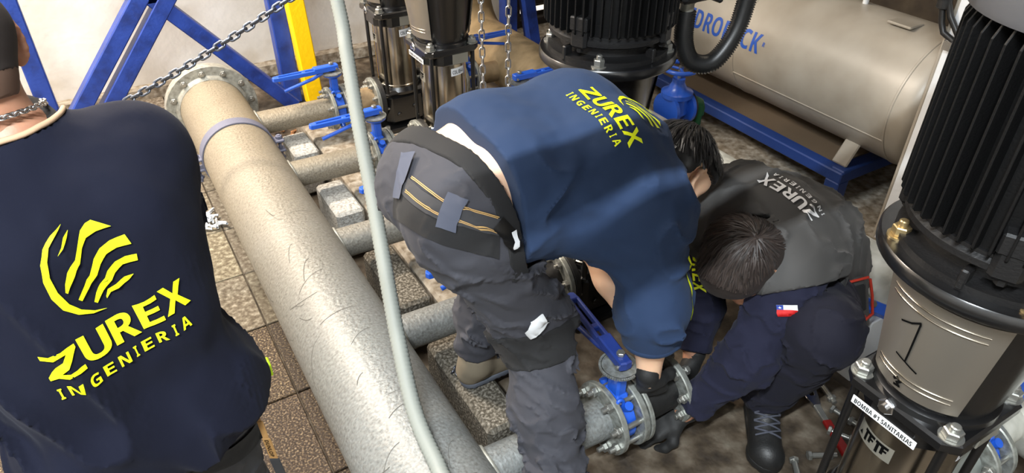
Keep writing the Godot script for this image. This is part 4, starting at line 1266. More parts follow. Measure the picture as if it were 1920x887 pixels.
# ---------------------------------------------------------------- bodies: tapered capsules joined by a smooth minimum, meshed by surface nets
class Sdf:
	var A := PackedVector3Array()
	var AB := PackedVector3Array()
	var INV := PackedFloat32Array()
	var RA := PackedFloat32Array()
	var RD := PackedFloat32Array()
	var k := 0.04
	var mod = null   # (point, distance) -> distance
	var all := PackedInt32Array()

	func cap(a: Vector3, b: Vector3, ra: float, rb := -1.0) -> Sdf:
		all.append(A.size())
		A.append(a)
		AB.append(b - a)
		INV.append(1.0 / maxf((b - a).length_squared(), 1e-8))
		RA.append(ra)
		RD.append((ra if rb < 0 else rb) - ra)
		return self

	func path(pts: Array, rs: Array) -> Sdf:
		for i in pts.size() - 1:
			cap(pts[i], pts[i + 1], rs[i], rs[i + 1])
		return self

	func at(p: Vector3, list: PackedInt32Array) -> float:
		var r := 1e3
		for i in list:
			var ap := p - A[i]
			var t := clampf(ap.dot(AB[i]) * INV[i], 0.0, 1.0)
			var q := (ap - AB[i] * t).length() - RA[i] - RD[i] * t
			var h := maxf(k - absf(r - q), 0.0) / k
			r = minf(r, q) - h * h * k * 0.25
		return mod.call(p, r) if mod != null else r

	func d(p: Vector3) -> float:
		return at(p, all)

	func grad(p: Vector3) -> Vector3:
		var e := 0.004
		return Vector3(d(p + Vector3(e, 0, 0)) - d(p - Vector3(e, 0, 0)), d(p + Vector3(0, e, 0)) - d(p - Vector3(0, e, 0)), d(p + Vector3(0, 0, e)) - d(p - Vector3(0, 0, e))).normalized()

	# march from p along dir to the surface; returns [point lifted off the surface, normal, whether it hit]
	func hit(p: Vector3, dir: Vector3, lift: float) -> Array:
		var far := 0.0
		for i in 70:
			var s := d(p + dir * far)
			if s < 0.0006 or far > 0.45:
				break
			far += s * 0.8
		p += dir * far
		var n := grad(p)
		return [p + n * lift, n, far < 0.45 and d(p) < 0.006]

	func mesh_into(mb: MB, cell: float, extra := 0.02) -> void:
		var lo := Vector3.ONE * 1e9
		var hi := -lo
		for i in A.size():
			var r := maxf(RA[i], RA[i] + RD[i]) + extra
			for e in [A[i], A[i] + AB[i]]:
				lo = lo.min(e - Vector3.ONE * r)
				hi = hi.max(e + Vector3.ONE * r)
		lo -= Vector3.ONE * cell * 2
		var n := Vector3i(((hi - lo) / cell).ceil()) + Vector3i.ONE * 3
		const B := 6
		var sx := n.x
		var sxy := n.x * n.y
		var vals := PackedFloat32Array()
		vals.resize(n.x * n.y * n.z)
		vals.fill(9.0)
		var nb := Vector3i((n.x + B - 1) / B, (n.y + B - 1) / B, (n.z + B - 1) / B)
		var blocks := {}
		var reach := k + extra + cell * 2
		for i in A.size():
			var r := maxf(RA[i], RA[i] + RD[i]) + reach
			var a := Vector3i(((A[i].min(A[i] + AB[i]) - Vector3.ONE * r - lo) / (cell * B)).floor()).clamp(Vector3i.ZERO, nb - Vector3i.ONE)
			var b := Vector3i(((A[i].max(A[i] + AB[i]) + Vector3.ONE * r - lo) / (cell * B)).floor()).clamp(Vector3i.ZERO, nb - Vector3i.ONE)
			for z in range(a.z, b.z + 1):
				for y in range(a.y, b.y + 1):
					for x in range(a.x, b.x + 1):
						var c := lo + (Vector3(x, y, z) + Vector3.ONE * 0.5) * cell * B
						var ap := c - A[i]
						var t := clampf(ap.dot(AB[i]) * INV[i], 0.0, 1.0)
						if (ap - AB[i] * t).length() - RA[i] - RD[i] * t > reach + cell * B * 0.87:
							continue
						var key := Vector3i(x, y, z)
						if not blocks.has(key):
							blocks[key] = PackedInt32Array()
						blocks[key].append(i)
		var live := []
		for key in blocks:
			var list: PackedInt32Array = blocks[key]
			var c := lo + (Vector3(key) + Vector3.ONE * 0.5) * cell * B
			var m = mod
			mod = null
			var dc := at(c, list)
			mod = m
			var half := cell * B * 0.87 + extra + cell
			if dc > half or (dc < -half - 0.02 and mod == null):
				continue
			live.append(key)
			for z in range(key.z * B, mini(key.z * B + B + 1, n.z)):
				for y in range(key.y * B, mini(key.y * B + B + 1, n.y)):
					var row := z * sxy + y * sx
					for x in range(key.x * B, mini(key.x * B + B + 1, n.x)):
						if vals[row + x] == 9.0:
							vals[row + x] = at(lo + Vector3(x, y, z) * cell, list)
		var made := {}
		var off := [0, 1, sx, sx + 1, sxy, sxy + 1, sxy + sx, sxy + sx + 1]
		var ea := [0, 2, 4, 6, 0, 1, 4, 5, 0, 1, 2, 3]
		var eb := [1, 3, 5, 7, 2, 3, 6, 7, 4, 5, 6, 7]
		var order := []
		for key in live:
			for z in range(key.z * B, mini(key.z * B + B, n.z - 1)):
				for y in range(key.y * B, mini(key.y * B + B, n.y - 1)):
					for x in range(key.x * B, mini(key.x * B + B, n.x - 1)):
						var id: int = z * sxy + y * sx + x
						var w0 := vals[id]; var w1 := vals[id + 1]; var w2 := vals[id + sx]; var w3 := vals[id + sx + 1]
						var w4 := vals[id + sxy]; var w5 := vals[id + sxy + 1]; var w6 := vals[id + sxy + sx]; var w7 := vals[id + sxy + sx + 1]
						var neg := int(w0 < 0) + int(w1 < 0) + int(w2 < 0) + int(w3 < 0) + int(w4 < 0) + int(w5 < 0) + int(w6 < 0) + int(w7 < 0)
						if neg == 0 or neg == 8:
							continue
						var w := [w0, w1, w2, w3, w4, w5, w6, w7]
						var s := Vector3.ZERO
						var cnt := 0
						for e in 12:
							var va: float = w[ea[e]]
							var vb: float = w[eb[e]]
							if (va < 0) != (vb < 0):
								var f := va / (va - vb)
								var pa := Vector3(ea[e] & 1, (ea[e] >> 1) & 1, ea[e] >> 2)
								var pb := Vector3(eb[e] & 1, (eb[e] >> 1) & 1, eb[e] >> 2)
								s += pa.lerp(pb, f)
								cnt += 1
						s /= cnt
						var gx := lerpf(lerpf(w1 - w0, w3 - w2, s.y), lerpf(w5 - w4, w7 - w6, s.y), s.z)
						var gy := lerpf(lerpf(w2 - w0, w3 - w1, s.x), lerpf(w6 - w4, w7 - w5, s.x), s.z)
						var gz := lerpf(lerpf(w4 - w0, w5 - w1, s.x), lerpf(w6 - w2, w7 - w3, s.x), s.y)
						made[id] = mb.v.size()
						order.append(id)
						mb.v.append(lo + (Vector3(x, y, z) + s) * cell)
						mb.n.append(Vector3(gx, gy, gz).normalized())
						mb.c.append(mb.tint)
		for id in order:
			var inside: bool = vals[id] < 0
			for ax in 3:
				var step: int = off[1 << ax]
				if (vals[id + step] < 0) == inside:
					continue
				var u: int = off[1 << ((ax + 1) % 3)]
				var v: int = off[1 << ((ax + 2) % 3)]
				if not (made.has(id - u) and made.has(id - v) and made.has(id - u - v)):
					continue
				var q := [made[id], made[id - u], made[id - u - v], made[id - v]]
				if inside:
					mb.ix.append_array([q[0], q[2], q[1], q[0], q[3], q[2]])
				else:
					mb.ix.append_array([q[0], q[1], q[2], q[0], q[2], q[3]])

func fold_noise(seed_: int, freq: float) -> FastNoiseLite:
	var f := FastNoiseLite.new()
	f.seed = seed_
	f.frequency = freq
	f.noise_type = FastNoiseLite.TYPE_SIMPLEX_SMOOTH
	f.fractal_octaves = 2
	return f

# cut(p, d): keep the side of the plane that the normal points away from, within a radius
func cut(p: Vector3, d: float, o: Vector3, n: Vector3, rad := 9.0) -> float:
	if (p - o).length_squared() > rad * rad:
		return d
	return maxf(d, (p - o).dot(n))

# ---- torso, arms and legs from named joints; g inflates
func torso(s: Sdf, J: Dictionary, g: float, slim := 1.0) -> void:
	var across: Vector3 = (J.SR - J.SL).normalized()
	var hip: Vector3 = (J.HR - J.HL).normalized()
	s.cap(J.HR - hip * 0.01, J.HL + hip * 0.01, 0.105 * slim + g)
	for q in [1.0, -1.0]:
		var h: Vector3 = J.P + hip * q * 0.065
		var w: Vector3 = J.S + across * q * 0.058
		var c: Vector3 = J.C + across * q * 0.075
		s.cap(h, w, 0.1 * slim + g, 0.092 * slim + g)
		s.cap(w, c, 0.092 * slim + g, 0.105 * slim + g)
		var sh: Vector3 = J.SR if q > 0 else J.SL
		s.cap(c, sh - across * q * 0.02, 0.1 * slim + g, 0.062 + g)
		s.cap(J.N.lerp(J.C, 0.25), sh, 0.055 + g, 0.058 + g)

func arm(s: Sdf, a: Vector3, b: Vector3, c: Vector3, g: float) -> void:
	s.cap(a, b, 0.052 + g, 0.041 + g)
	s.cap(b, b.lerp(c, 0.4), 0.041 + g, 0.041 + g)
	s.cap(b.lerp(c, 0.4), c, 0.041 + g, 0.027 + g)

func leg(s: Sdf, a: Vector3, b: Vector3, c: Vector3, g: float) -> void:
	s.cap(a, b, 0.086 + g, 0.056 + g)
	s.cap(b, b.lerp(c, 0.4), 0.054 + g, 0.056 + g)
	s.cap(b.lerp(c, 0.4), c, 0.056 + g, 0.037 + g)

# ---- head: centre, forward, up; hair is separate
func head_sdf(h: Vector3, f: Vector3, u: Vector3, neck: Vector3) -> Sdf:
	var r := f.cross(u).normalized()
	var s := Sdf.new()
	s.k = 0.03
	for q in [1.0, -1.0]:
		s.cap(h - f * 0.025 + u * 0.028 + r * q * 0.012, h + f * 0.032 + u * 0.03 + r * q * 0.01, 0.068, 0.062)
		s.cap(h + f * 0.045 - u * 0.028 + r * q * 0.03, h + f * 0.06 - u * 0.075 + r * q * 0.012, 0.034, 0.026)
		s.cap(h - f * 0.005 - u * 0.045 + r * q * 0.045, h + f * 0.055 - u * 0.088 + r * q * 0.01, 0.024, 0.02)
		s.cap(h + f * 0.078 + u * 0.018 + r * q * 0.02, h + f * 0.07 + u * 0.02 + r * q * 0.04, 0.014, 0.012)
	s.cap(h - u * 0.03, h + f * 0.06 - u * 0.06, 0.06, 0.036)
	s.cap(h + f * 0.06 - u * 0.088, h + f * 0.078 - u * 0.088, 0.02, 0.014)
	s.cap(h + f * 0.092 + u * 0.012, h + f * 0.112 - u * 0.03, 0.008, 0.0115)   # nose
	s.cap(h + f * 0.098 - u * 0.034 + r * 0.011, h + f * 0.098 - u * 0.034 - r * 0.011, 0.008)
	s.cap(h + f * 0.093 - u * 0.056 + r * 0.016, h + f * 0.097 - u * 0.054, 0.006, 0.007)
	s.cap(h + f * 0.093 - u * 0.056 - r * 0.016, h + f * 0.097 - u * 0.054, 0.006, 0.007)
	s.cap(h + f * 0.091 - u * 0.066 + r * 0.013, h + f * 0.093 - u * 0.067 - r * 0.013, 0.0075)
	s.cap(h - f * 0.035 - u * 0.045, neck, 0.052, 0.057)
	s.cap(h - f * 0.01 - u * 0.06, neck + f * 0.02, 0.05, 0.055)
	return s

func ear_sdf(h: Vector3, f: Vector3, u: Vector3, side: float) -> Sdf:
	var r := f.cross(u).normalized() * side
	var s := Sdf.new()
	s.k = 0.006
	var o := h + r * 0.078 - f * 0.012 - u * 0.004
	var ring := []
	for k in 10:
		var a := -2.3 + 4.3 * k / 9.0
		ring.append(o - f * (cos(a) * 0.018 - 0.004) + u * (sin(a) * 0.03) + r * (0.009 + 0.006 * cos(a)))
	for k in 9:
		s.cap(ring[k], ring[k + 1], 0.0048)
	s.cap(o - u * 0.026 + r * 0.006, o - u * 0.034 + f * 0.004 + r * 0.005, 0.0075, 0.007)
	s.cap(o - u * 0.018 - f * 0.002 + r * 0.003, o + u * 0.018 - f * 0.006 + r * 0.004, 0.0095, 0.0085)
	s.cap(o + f * 0.006 - r * 0.006, o - f * 0.004 + r * 0.002, 0.013, 0.01)
	s.cap(o + u * 0.015 - f * 0.004 + r * 0.009, o - u * 0.012 - f * 0.009 + r * 0.01, 0.004)
	return s

# ---- hand: w wrist, d along the palm, n out of the back of the hand, curl of the fingers, thumb on the side of t
func hand_sdf(w: Vector3, d: Vector3, n: Vector3, t: float, curl: float, g := 0.0, wrist := 0.0) -> Sdf:
	d = d.normalized()
	n = (n - d * n.dot(d)).normalized()
	var x := d.cross(n) * t   # towards the thumb
	var s := Sdf.new()
	s.k = 0.011
	var lens := [0.042, 0.047, 0.044, 0.034]
	var rad := [0.0086, 0.009, 0.0086, 0.0076]
	for i in 4:
		var off := x * (0.03 - 0.0195 * i)
		var kn := w + d * (0.09 - 0.006 * absf(i - 1.2)) + off
		s.cap(w + d * 0.012 + off * 0.55, kn, 0.016 + g, 0.0125 + g)
		var dir := d
		var p := kn
		var l: float = lens[i]
		for j in 3:
			var ang := curl * ([0.75, 1.0, 0.8][j] as float) * (1.0 + 0.06 * i)
			var ax := d.cross(n).normalized()
			dir = dir.rotated(ax, -ang).normalized()
			var q: Vector3 = p + (dir + off * (0.6 if j == 0 else 0.0)).normalized() * l
			s.cap(p, q, rad[i] + g - 0.0006 * j, rad[i] + g - 0.0006 * (j + 1))
			p = q
			l *= 0.68
	var tb := w + d * 0.028 + x * 0.028
	var m := tb + (d * 0.55 + x * 0.75 - n * (0.25 + curl * 0.3)).normalized() * 0.042
	var m2 := m + (d * 0.85 + x * (0.35 - curl * 0.5) - n * (0.3 + curl * 0.4)).normalized() * 0.034
	var m3 := m2 + (d * 0.9 - x * (curl * 0.7) - n * (0.25 + curl * 0.4)).normalized() * 0.026
	s.cap(w + d * 0.015 + x * 0.012, tb, 0.017 + g, 0.0145 + g)
	s.cap(tb, m, 0.0135 + g, 0.0108 + g).cap(m, m2, 0.0105 + g, 0.0095 + g).cap(m2, m3, 0.0095 + g, 0.008 + g)
	s.cap(w - d * wrist, w + d * 0.02, 0.027 + g, 0.024 + g)
	return s

func boot(t: Node3D, called: String, ankle: Vector3, heel: Vector3, toe: Vector3, upm: Material, solem: Material, lacem: Material, high: float) -> void:
	var f := (toe - heel).normalized()
	var up := Vector3.UP
	up = (up - f * up.dot(f)).normalized()
	var r := f.cross(up)
	var s := Sdf.new()
	s.k = 0.03
	s.cap(heel + up * 0.045 + f * 0.03, toe + up * 0.04 - f * 0.05, 0.038, 0.042)
	s.cap(toe + up * 0.035 - f * 0.06 + r * 0.012, toe + up * 0.032 - f * 0.04 - r * 0.008, 0.036, 0.036)
	s.cap(heel + up * 0.06 + f * 0.035, ankle, 0.04, 0.044)
	s.cap(toe + up * 0.05 - f * 0.1, ankle + f * 0.012, 0.036, 0.046)
	s.cap(ankle, ankle + (ankle - heel - f * 0.04).normalized() * high, 0.046, 0.05)
	var base := heel
	s.mod = func(p: Vector3, d: float) -> float: return maxf(d, (base + up * 0.02 - p).dot(up))
	var mb := MB.new()
	s.mesh_into(mb, 0.006)
	var b := part(called, mb, upm, t)
	var ss := Sdf.new()
	ss.k = 0.02
	ss.cap(heel + up * 0.02 + f * 0.036, toe + up * 0.02 - f * 0.05, 0.041, 0.045)
	ss.cap(toe + up * 0.02 - f * 0.06 + r * 0.012, toe + up * 0.02 - f * 0.042 - r * 0.006, 0.04, 0.04)
	ss.mod = func(p: Vector3, d: float) -> float:
		var h := (p - base).dot(up)
		var a := (p - base).dot(f)
		var groove := 0.004 if fmod(a + 1.0, 0.022) < 0.008 and h < 0.008 else 0.0
		return maxf(maxf(d + groove, h - 0.03), -h)
	mb = MB.new()
	ss.mesh_into(mb, 0.006)
	part("sole", mb, solem, b)
	var la := MB.new()
	for i in 5:
		var c := ankle.lerp(toe + up * 0.05 - f * 0.1, 0.05 + 0.2 * i) + f * 0.03 + up * 0.028
		var wv := PackedVector3Array()
		for j in 9:
			var a := (j - 4) / 4.0
			wv.append(s.hit(c + r * a * 0.034 + f * a * (0.012 if i % 2 else -0.012) + up * 0.05 + f * 0.03, -(up + f * 0.6).normalized(), 0.002)[0])
		la.tube(wv, 0.0032, 6)
		for j in 9:
			var a := (j - 4) / 4.0
			wv[j] = s.hit(c + r * a * 0.034 - f * a * (0.012 if i % 2 else -0.012) + up * 0.05 + f * 0.03, -(up + f * 0.6).normalized(), 0.003)[0]
		la.tube(wv, 0.003, 6)
	part("lace", la, lacem, b)

var sdfs := {}

func ridge(n: FastNoiseLite, p: Vector3) -> float:   # sharp folds of cloth
	var r := maxf(0.0, 1.0 - absf(n.get_noise_3d(p.x, p.y, p.z)) * 2.8)
	return r * r * (0.6 + 0.8 * n.get_noise_3d(p.z * 0.6 + 7.0, p.x * 0.6, p.y * 0.6))

# flat print laid on cloth: local x along u, y along v, pushed along -n from o
func cloth_print(s: Sdf, tris: PackedVector2Array, o: Vector3, u: Vector3, v: Vector3, longest: float, lift: float, back := 0.25) -> MB:
	var n := u.cross(v).normalized()
	var mb := MB.new()
	lay(mb, tris, longest, func(q: Vector2) -> Array: return s.hit(o + u * q.x + v * q.y + n * back, -n, lift))
	return mb

# a ribbon along a run of points laid on cloth
func cloth_ribbon(s: Sdf, pts: Array, toward: Vector3, w: float, lift: float, steps := 24) -> MB:
	var c := Curve3D.new()
	c.bake_interval = 0.01
	for p in pts: c.add_point(p)
	for i in c.point_count:
		var a := c.get_point_position(maxi(i - 1, 0))
		var e := c.get_point_position(mini(i + 1, c.point_count - 1))
		c.set_point_in(i, (a - e) * 0.16)
		c.set_point_out(i, (e - a) * 0.16)
	var l := c.get_baked_length()
	var mb := MB.new()
	var prev := []
	for i in steps + 1:
		var p := c.sample_baked(l * i / steps, true)
		var q := c.sample_baked(minf(l, l * (i + 0.5) / steps), true)
		var q0 := c.sample_baked(maxf(0, l * (i - 0.5) / steps), true)
		var d := (q - q0).normalized()
		var side := d.cross(toward).normalized() * w * 0.5
		var row := []
		for j in 5:
			row.append(s.hit(p + side * (j - 2) / 2.0 - toward * 0.16, toward, lift))
		if prev.size():
			for j in 4:
				if prev[j][2] and prev[j + 1][2] and row[j][2] and row[j + 1][2]: mb.quad(prev[j][0], prev[j + 1][0], row[j + 1][0], row[j][0], prev[j][1], prev[j + 1][1], row[j + 1][1], row[j][1])
		prev = row
	return mb

func emblem() -> PackedVector2Array:
	var r := PackedVector2Array()
	var shapes := [
		[-28, 1839, -221, 1780, -386, 1657, -507, 1481, -569, 1242, -576, 963, -513, 730, -363, 544, -176, 441, 27, 403, -143, 469, -301, 595, -412, 773, -474, 1015, -477, 1271, -417, 1484, -311, 1642, -169, 1753],
		[13, 1743, -98, 1688, -258, 1505, -174, 1567, -55, 1666],
		[349, 1726, 564, 1545, 339, 1567, 178, 1542, 57, 1441, -62, 1284, -181, 1126, -310, 1002, -365, 931, -388, 962, -346, 1081, -253, 1224, -99, 1361, 45, 1531, 155, 1664, 260, 1718],
		[682, 1372, 712, 1201, 498, 1230, 330, 1207, 187, 1114, 47, 963, -85, 836, -240, 706, -279, 760, -123, 918, 5, 1075, 137, 1229, 279, 1321, 452, 1369],
		[721, 1020, 701, 912, 476, 950, 318, 893, 156, 750, 21, 621, -61, 551, -97, 592, -18, 706, 97, 845, 230, 973, 391, 1045, 556, 1053],
		[563, 733, 462, 688, 291, 669, 180, 615, 86, 539, 90, 579, 158, 689, 269, 743, 416, 764]]
	for sh in shapes:
		var p := PackedVector2Array()
		for i in range(0, sh.size(), 2):
			p.append(Vector2(sh[i], sh[i + 1]) * 0.0001)
		r.append_array(outline(p))
	return r

func firm_print(with_emblem := true, scale_ := 1.0) -> PackedVector2Array:
	var r := PackedVector2Array()
	var x := -0.106
	for q in [["Z", 0.046], ["U", 0.042], ["R", 0.04], ["E", 0.034], ["X", 0.044]]:
		r.append_array(fit(letters(q[0]), Vector2(x, -0.025 + (x + 0.1) * 0.06), Vector2(q[1], 0.044)))
		x += q[1] + 0.0045
	x = -0.105
	for ch in ["I", "N", "G", "E", "N", "I", "E", "R", "I", "A"]:
		var w: float = 0.0055 if ch == "I" else 0.0165
		r.append_array(fit(letters(ch), Vector2(x, -0.062 + (x + 0.1) * 0.07), Vector2(w, 0.0195)))
		x += w + 0.0085
	if with_emblem:
		r.append_array(emblem())
	for i in r.size():
		r[i] *= scale_
	return r

func hair_cap(h: Vector3, f: Vector3, u: Vector3, thick: float) -> Sdf:
	var s := Sdf.new()
	s.k = 0.03
	var r := f.cross(u).normalized()
	for q in [1.0, -1.0]:
		s.cap(h - f * 0.027 + u * 0.03 + r * q * 0.013, h + f * 0.03 + u * 0.034 + r * q * 0.01, 0.068 + thick, 0.062 + thick)
		s.cap(h - f * 0.03 + u * 0.02 + r * q * 0.012, h - f * 0.04 - u * 0.025 + r * q * 0.012, 0.064 + thick, 0.052 + thick)
	return s

# combed locks from the whorl over a cap of hair
func strands(mb: MB, full: Sdf, c0: Vector3, f: Vector3, up: Vector3, whorl: Vector3, count: int, seed_: int, brow: float, nape: float, ear := -1.0) -> void:
	var rng := RandomNumberGenerator.new()
	rng.seed = seed_
	mb.tinted = true
	for k in count:
		var ax := Vector3(rng.randfn(), rng.randfn(), rng.randfn()).normalized()
		var tang := (ax - whorl * ax.dot(whorl)).normalized()
		var start := rng.randf() * 2.1
		var len_ := rng.randf_range(0.25, 0.55)
		var twist := rng.randf_range(0.15, 0.5)
		var lum := rng.randf_range(0.25, 2.0)
		var lift := rng.randf_range(0.001, 0.009)
		mb.tint = Color(lum, lum * 0.95, lum * 0.9)
		var tilt := rng.randf_range(-0.7, 0.7)
		var prev := []
		for i in 5:
			var th := start + len_ * i / 4.0
			var tg := tang.rotated(whorl, twist * th)
			var dir := whorl * cos(th) + tg * sin(th)
			if dir.dot(f) > brow or dir.dot(up) < nape or (dir.dot(f) > -0.25 and dir.dot(up) < ear):
				break
			var hp := full.hit(c0 + dir * 0.16, -dir, 0.001 + lift * sin(i / 4.0 * 2.2))
			if not hp[2]: break
			var p: Vector3 = hp[0]
			var sd: Vector3 = (hp[1] as Vector3).cross((tg * cos(th) - whorl * sin(th)).normalized())
			var w: float = 0.0026 * (1.0 - 0.8 * i / 4.0)
			var row := [p - sd * w, p + sd * w, ((hp[1] as Vector3) + sd * tilt).normalized()]
			if prev.size():
				mb.quad(prev[0], prev[1], row[1], row[0], prev[2], prev[2], row[2], row[2])
			prev = row

# ---------------------------------------------------------------- worker at the left, back to the lens
func build_left_man() -> void:
	var J := {P = Vector3(-0.135, 0.93, -1.11), HR = Vector3(-0.05, 0.90, -1.135), HL = Vector3(-0.215, 0.90, -1.085), S = Vector3(-0.135, 1.12, -1.13), C = Vector3(-0.145, 1.29, -1.175), N = Vector3(-0.165, 1.445, -1.225), SR = Vector3(-0.005, 1.35, -1.255), SL = Vector3(-0.31, 1.36, -1.155), H = Vector3(-0.202, 1.57, -1.268), ER = Vector3(-0.015, 1.12, -1.42), EL = Vector3(-0.38, 1.12, -1.28)}
	var f := Vector3(-0.3, -0.12, -0.953).normalized()
	var rt := Vector3(0.953, 0, -0.302)
	var up := rt.cross(f).normalized()
	var WR := Vector3(-0.14, 1.06, -1.56)
	var WL := Vector3(-0.33, 1.05, -1.5)
	var t := thing("person", "man standing with his back turned, navy T-shirt with big yellow print, grey trousers", "person", Vector3(-0.11, 0, -1.12))
	var b := Sdf.new()
	torso(b, J, -0.004)
	arm(b, J.SR, J.ER, WR, 0.0)
	arm(b, J.SL, J.EL, WL, 0.0)
	var KR := Vector3(-0.045, 0.5, -1.18)
	var KL := Vector3(-0.23, 0.5, -1.12)
	var AR := Vector3(-0.02, 0.09, -1.15)
	var AL := Vector3(-0.25, 0.09, -1.06)
	leg(b, J.HR, KR, AR, 0.0)
	leg(b, J.HL, KL, AL, 0.0)
	b.cap(J.N.lerp(J.C, 0.2), J.N, 0.06, 0.056)
	var mb := MB.new()
	b.mesh_into(mb, 0.012)
	var nk: Vector3 = J.N + Vector3(0, -0.03, 0)
	head_sdf(J.H, f, up, nk).mesh_into(mb, 0.005)
	ear_sdf(J.H, f, up, 1.0).mesh_into(mb, 0.003)
	ear_sdf(J.H, f, up, -1.0).mesh_into(mb, 0.003)
	hand_sdf(WR, Vector3(-0.7, 0.1, -0.4), Vector3(0.1, 0.9, -0.3), 1.0, 0.5).mesh_into(mb, 0.004)
	hand_sdf(WL, Vector3(0.6, -0.1, -0.5), Vector3(0.1, 0.9, -0.3), -1.0, 0.5).mesh_into(mb, 0.004)
	part("body", mb, X("skin"), t)
	# cropped hair
	var hs := hair_cap(J.H, f, up, 0.005)
	var hh: Vector3 = J.H
	hs.mod = func(p: Vector3, d: float) -> float:
		d = maxf(d, (p - hh - f * 0.05).dot((f - up * 0.5).normalized()))
		d = maxf(d, -(p - hh + up * 0.05).dot((up + f * 0.25).normalized()))
		if (p - hh).dot(f) > -0.03 and (p - hh).dot(up) < 0.02 and absf((p - hh).dot(rt)) > 0.055: d = maxf(d, 0.004)
		return d
	mb = MB.new()
	hs.mesh_into(mb, 0.005)
	var hair := part("hair", mb, X("hair_shaved"), t)
	var hf := hair_cap(J.H, f, up, 0.0025)
	hf.cap(hh - f * 0.036 - up * 0.045, hh - f * 0.04 - up * 0.085, 0.0545, 0.05)
	hf.mod = func(p: Vector3, d: float) -> float:
		d = maxf(d, (p - hh - f * 0.03).dot((f - up * 0.5).normalized()))
		d = maxf(d, -(p - hh + up * 0.085).dot((up + f * 0.25).normalized()))
		if (p - hh).dot(f) > -0.025 and (p - hh).dot(up) < 0.03 and absf((p - hh).dot(rt)) > 0.05: d = maxf(d, 0.004)
		return d
	mb = MB.new()
	hf.mesh_into(mb, 0.005)
	part("fade", mb, X("hair_fade"), hair)
	# T-shirt
	var s := Sdf.new()
	s.k = 0.06
	torso(s, J, 0.014)
	s.cap(J.HR + Vector3(-0.01, 0.06, 0), J.HL + Vector3(0, 0.06, 0), 0.106)
	s.cap(J.HR + Vector3(0.0, -0.03, 0.0), J.HL + Vector3(-0.02, -0.03, 0), 0.11)
	s.cap(J.SR, J.SR.lerp(J.ER, 0.8), 0.066, 0.078)
	s.cap(J.SL, J.SL.lerp(J.EL, 0.8), 0.066, 0.078)
	s.cap(J.C + rt * 0.055 - f * 0.01, J.S + rt * 0.035, 0.108, 0.096)
	s.cap(J.C - rt * 0.08 - f * 0.01, J.S - rt * 0.1, 0.115, 0.105)
	var nz := fold_noise(3, 3.2)
	var neck: Vector3 = J.N
	var sr: Vector3 = J.SR
	s.mod = func(p: Vector3, d: float) -> float:
		if d > 0.05: return d
		# folds hang from the right shoulder blade down and across
		var q := Vector3((p.x * 0.9 + p.z * 0.35 + p.y * 0.35) * 4.2, p.y * 0.7 - p.x * 0.5, p.z * 1.2)
		var w := ridge(nz, Vector3(q.x * 0.5, q.y * 0.42, q.z * 0.4))
		d -= 0.03 * w * smoothstep(1.42, 1.2, p.y) + 0.004 * nz.get_noise_3d(p.x * 3.0, p.y * 2.2, p.z * 3.0)
		d = maxf(d, 0.86 + 0.012 * sin(p.x * 14.0) - p.y)
		var rel := p - neck - Vector3(-0.015, 0.035, -0.02)
		d = maxf(d, 0.09 - sqrt(rel.x * rel.x + rel.z * rel.z + rel.y * rel.y * 1.3) if p.y > neck.y - 0.09 else d)
		return d
	mb = MB.new()
	s.mesh_into(mb, 0.0085, 0.025)
	var sh := part("shirt", mb, X("navy_knit"), t)
	var o := Vector3(-0.118, 1.185, -1.02)
	part("print", cloth_print(s, firm_print(), o, Vector3(0.953, 0, -0.302), Vector3(0, 1, 0), 0.014, 0.0035, 0.2), X("print_yellow"), sh)
	# collar band
	var ring := PackedVector3Array()
	for k in 48:
		var a := TAU * k / 48
		var dir := (rt * cos(a) + f * sin(a))
		ring.append(s.hit(neck + Vector3(-0.015, 0.16, -0.02) + dir * 0.094, Vector3.DOWN, 0.001)[0])
	part("collar_tape", MB.new().tube(ring, 0.0045, 8, true), X("strap_cream"), sh)
	# inner undershirt edge
	var us := Sdf.new()
	us.k = 0.05
	torso(us, J, -0.008)
	us.cap(neck + Vector3(-0.004, 0.0, -0.008), neck + Vector3(-0.008, 0.03, -0.01), 0.07, 0.067)
	us.mod = func(p: Vector3, d: float) -> float:
		d = maxf(d, neck.y - 0.012 - p.y)
		return maxf(d, (p - neck - Vector3(0, 0.03, 0)).dot(Vector3(0.1, 1, 0.25).normalized()))
	mb = MB.new()
	us.mesh_into(mb, 0.008)
	part("undershirt", mb, X("black_cloth"), t)
	var nring := Curve3D.new()
	for k in 33:
		var a := TAU * k / 32
		var dir := (rt * cos(a) + f * sin(a))
		nring.add_point(neck + Vector3(-0.01, 0.03, -0.012) + dir * 0.069 - Vector3(0, 0.012 * sin(a), 0))
	var link := MB.new()
	var nl := nring.get_baked_length()
	var cnt := int(nl / 0.0075)
	for i in cnt:
		var p := nring.sample_baked(nl * i / cnt)
		var d := (nring.sample_baked(nl * minf(1.0, (i + 0.5) / cnt)) - p).normalized()
		var lk := PackedVector3Array()
		for k in 10:
			var a := TAU * k / 10
			lk.append(Vector3(cos(a) * 0.0042, sin(a) * 0.0062, 0))
		link.add(MB.new().tube(lk, 0.0017, 6, true), Transform3D(MB.along(Vector3.ZERO, d).basis * Basis(Vector3.UP, 0.6 + (PI / 2 if i % 2 else 0.0)), p))
	part("necklace", link, X("silver"), t)
	# trousers
	var tr := Sdf.new()
	tr.k = 0.05
	tr.cap(J.HR, J.HL, 0.106)
	tr.cap(J.P + Vector3(0, 0.05, 0) + f * 0.02, J.P + f * 0.02, 0.1, 0.112)
	leg(tr, J.HR, KR, AR, 0.014)
	leg(tr, J.HL, KL, AL, 0.022)
	var n2 := fold_noise(8, 5.0)
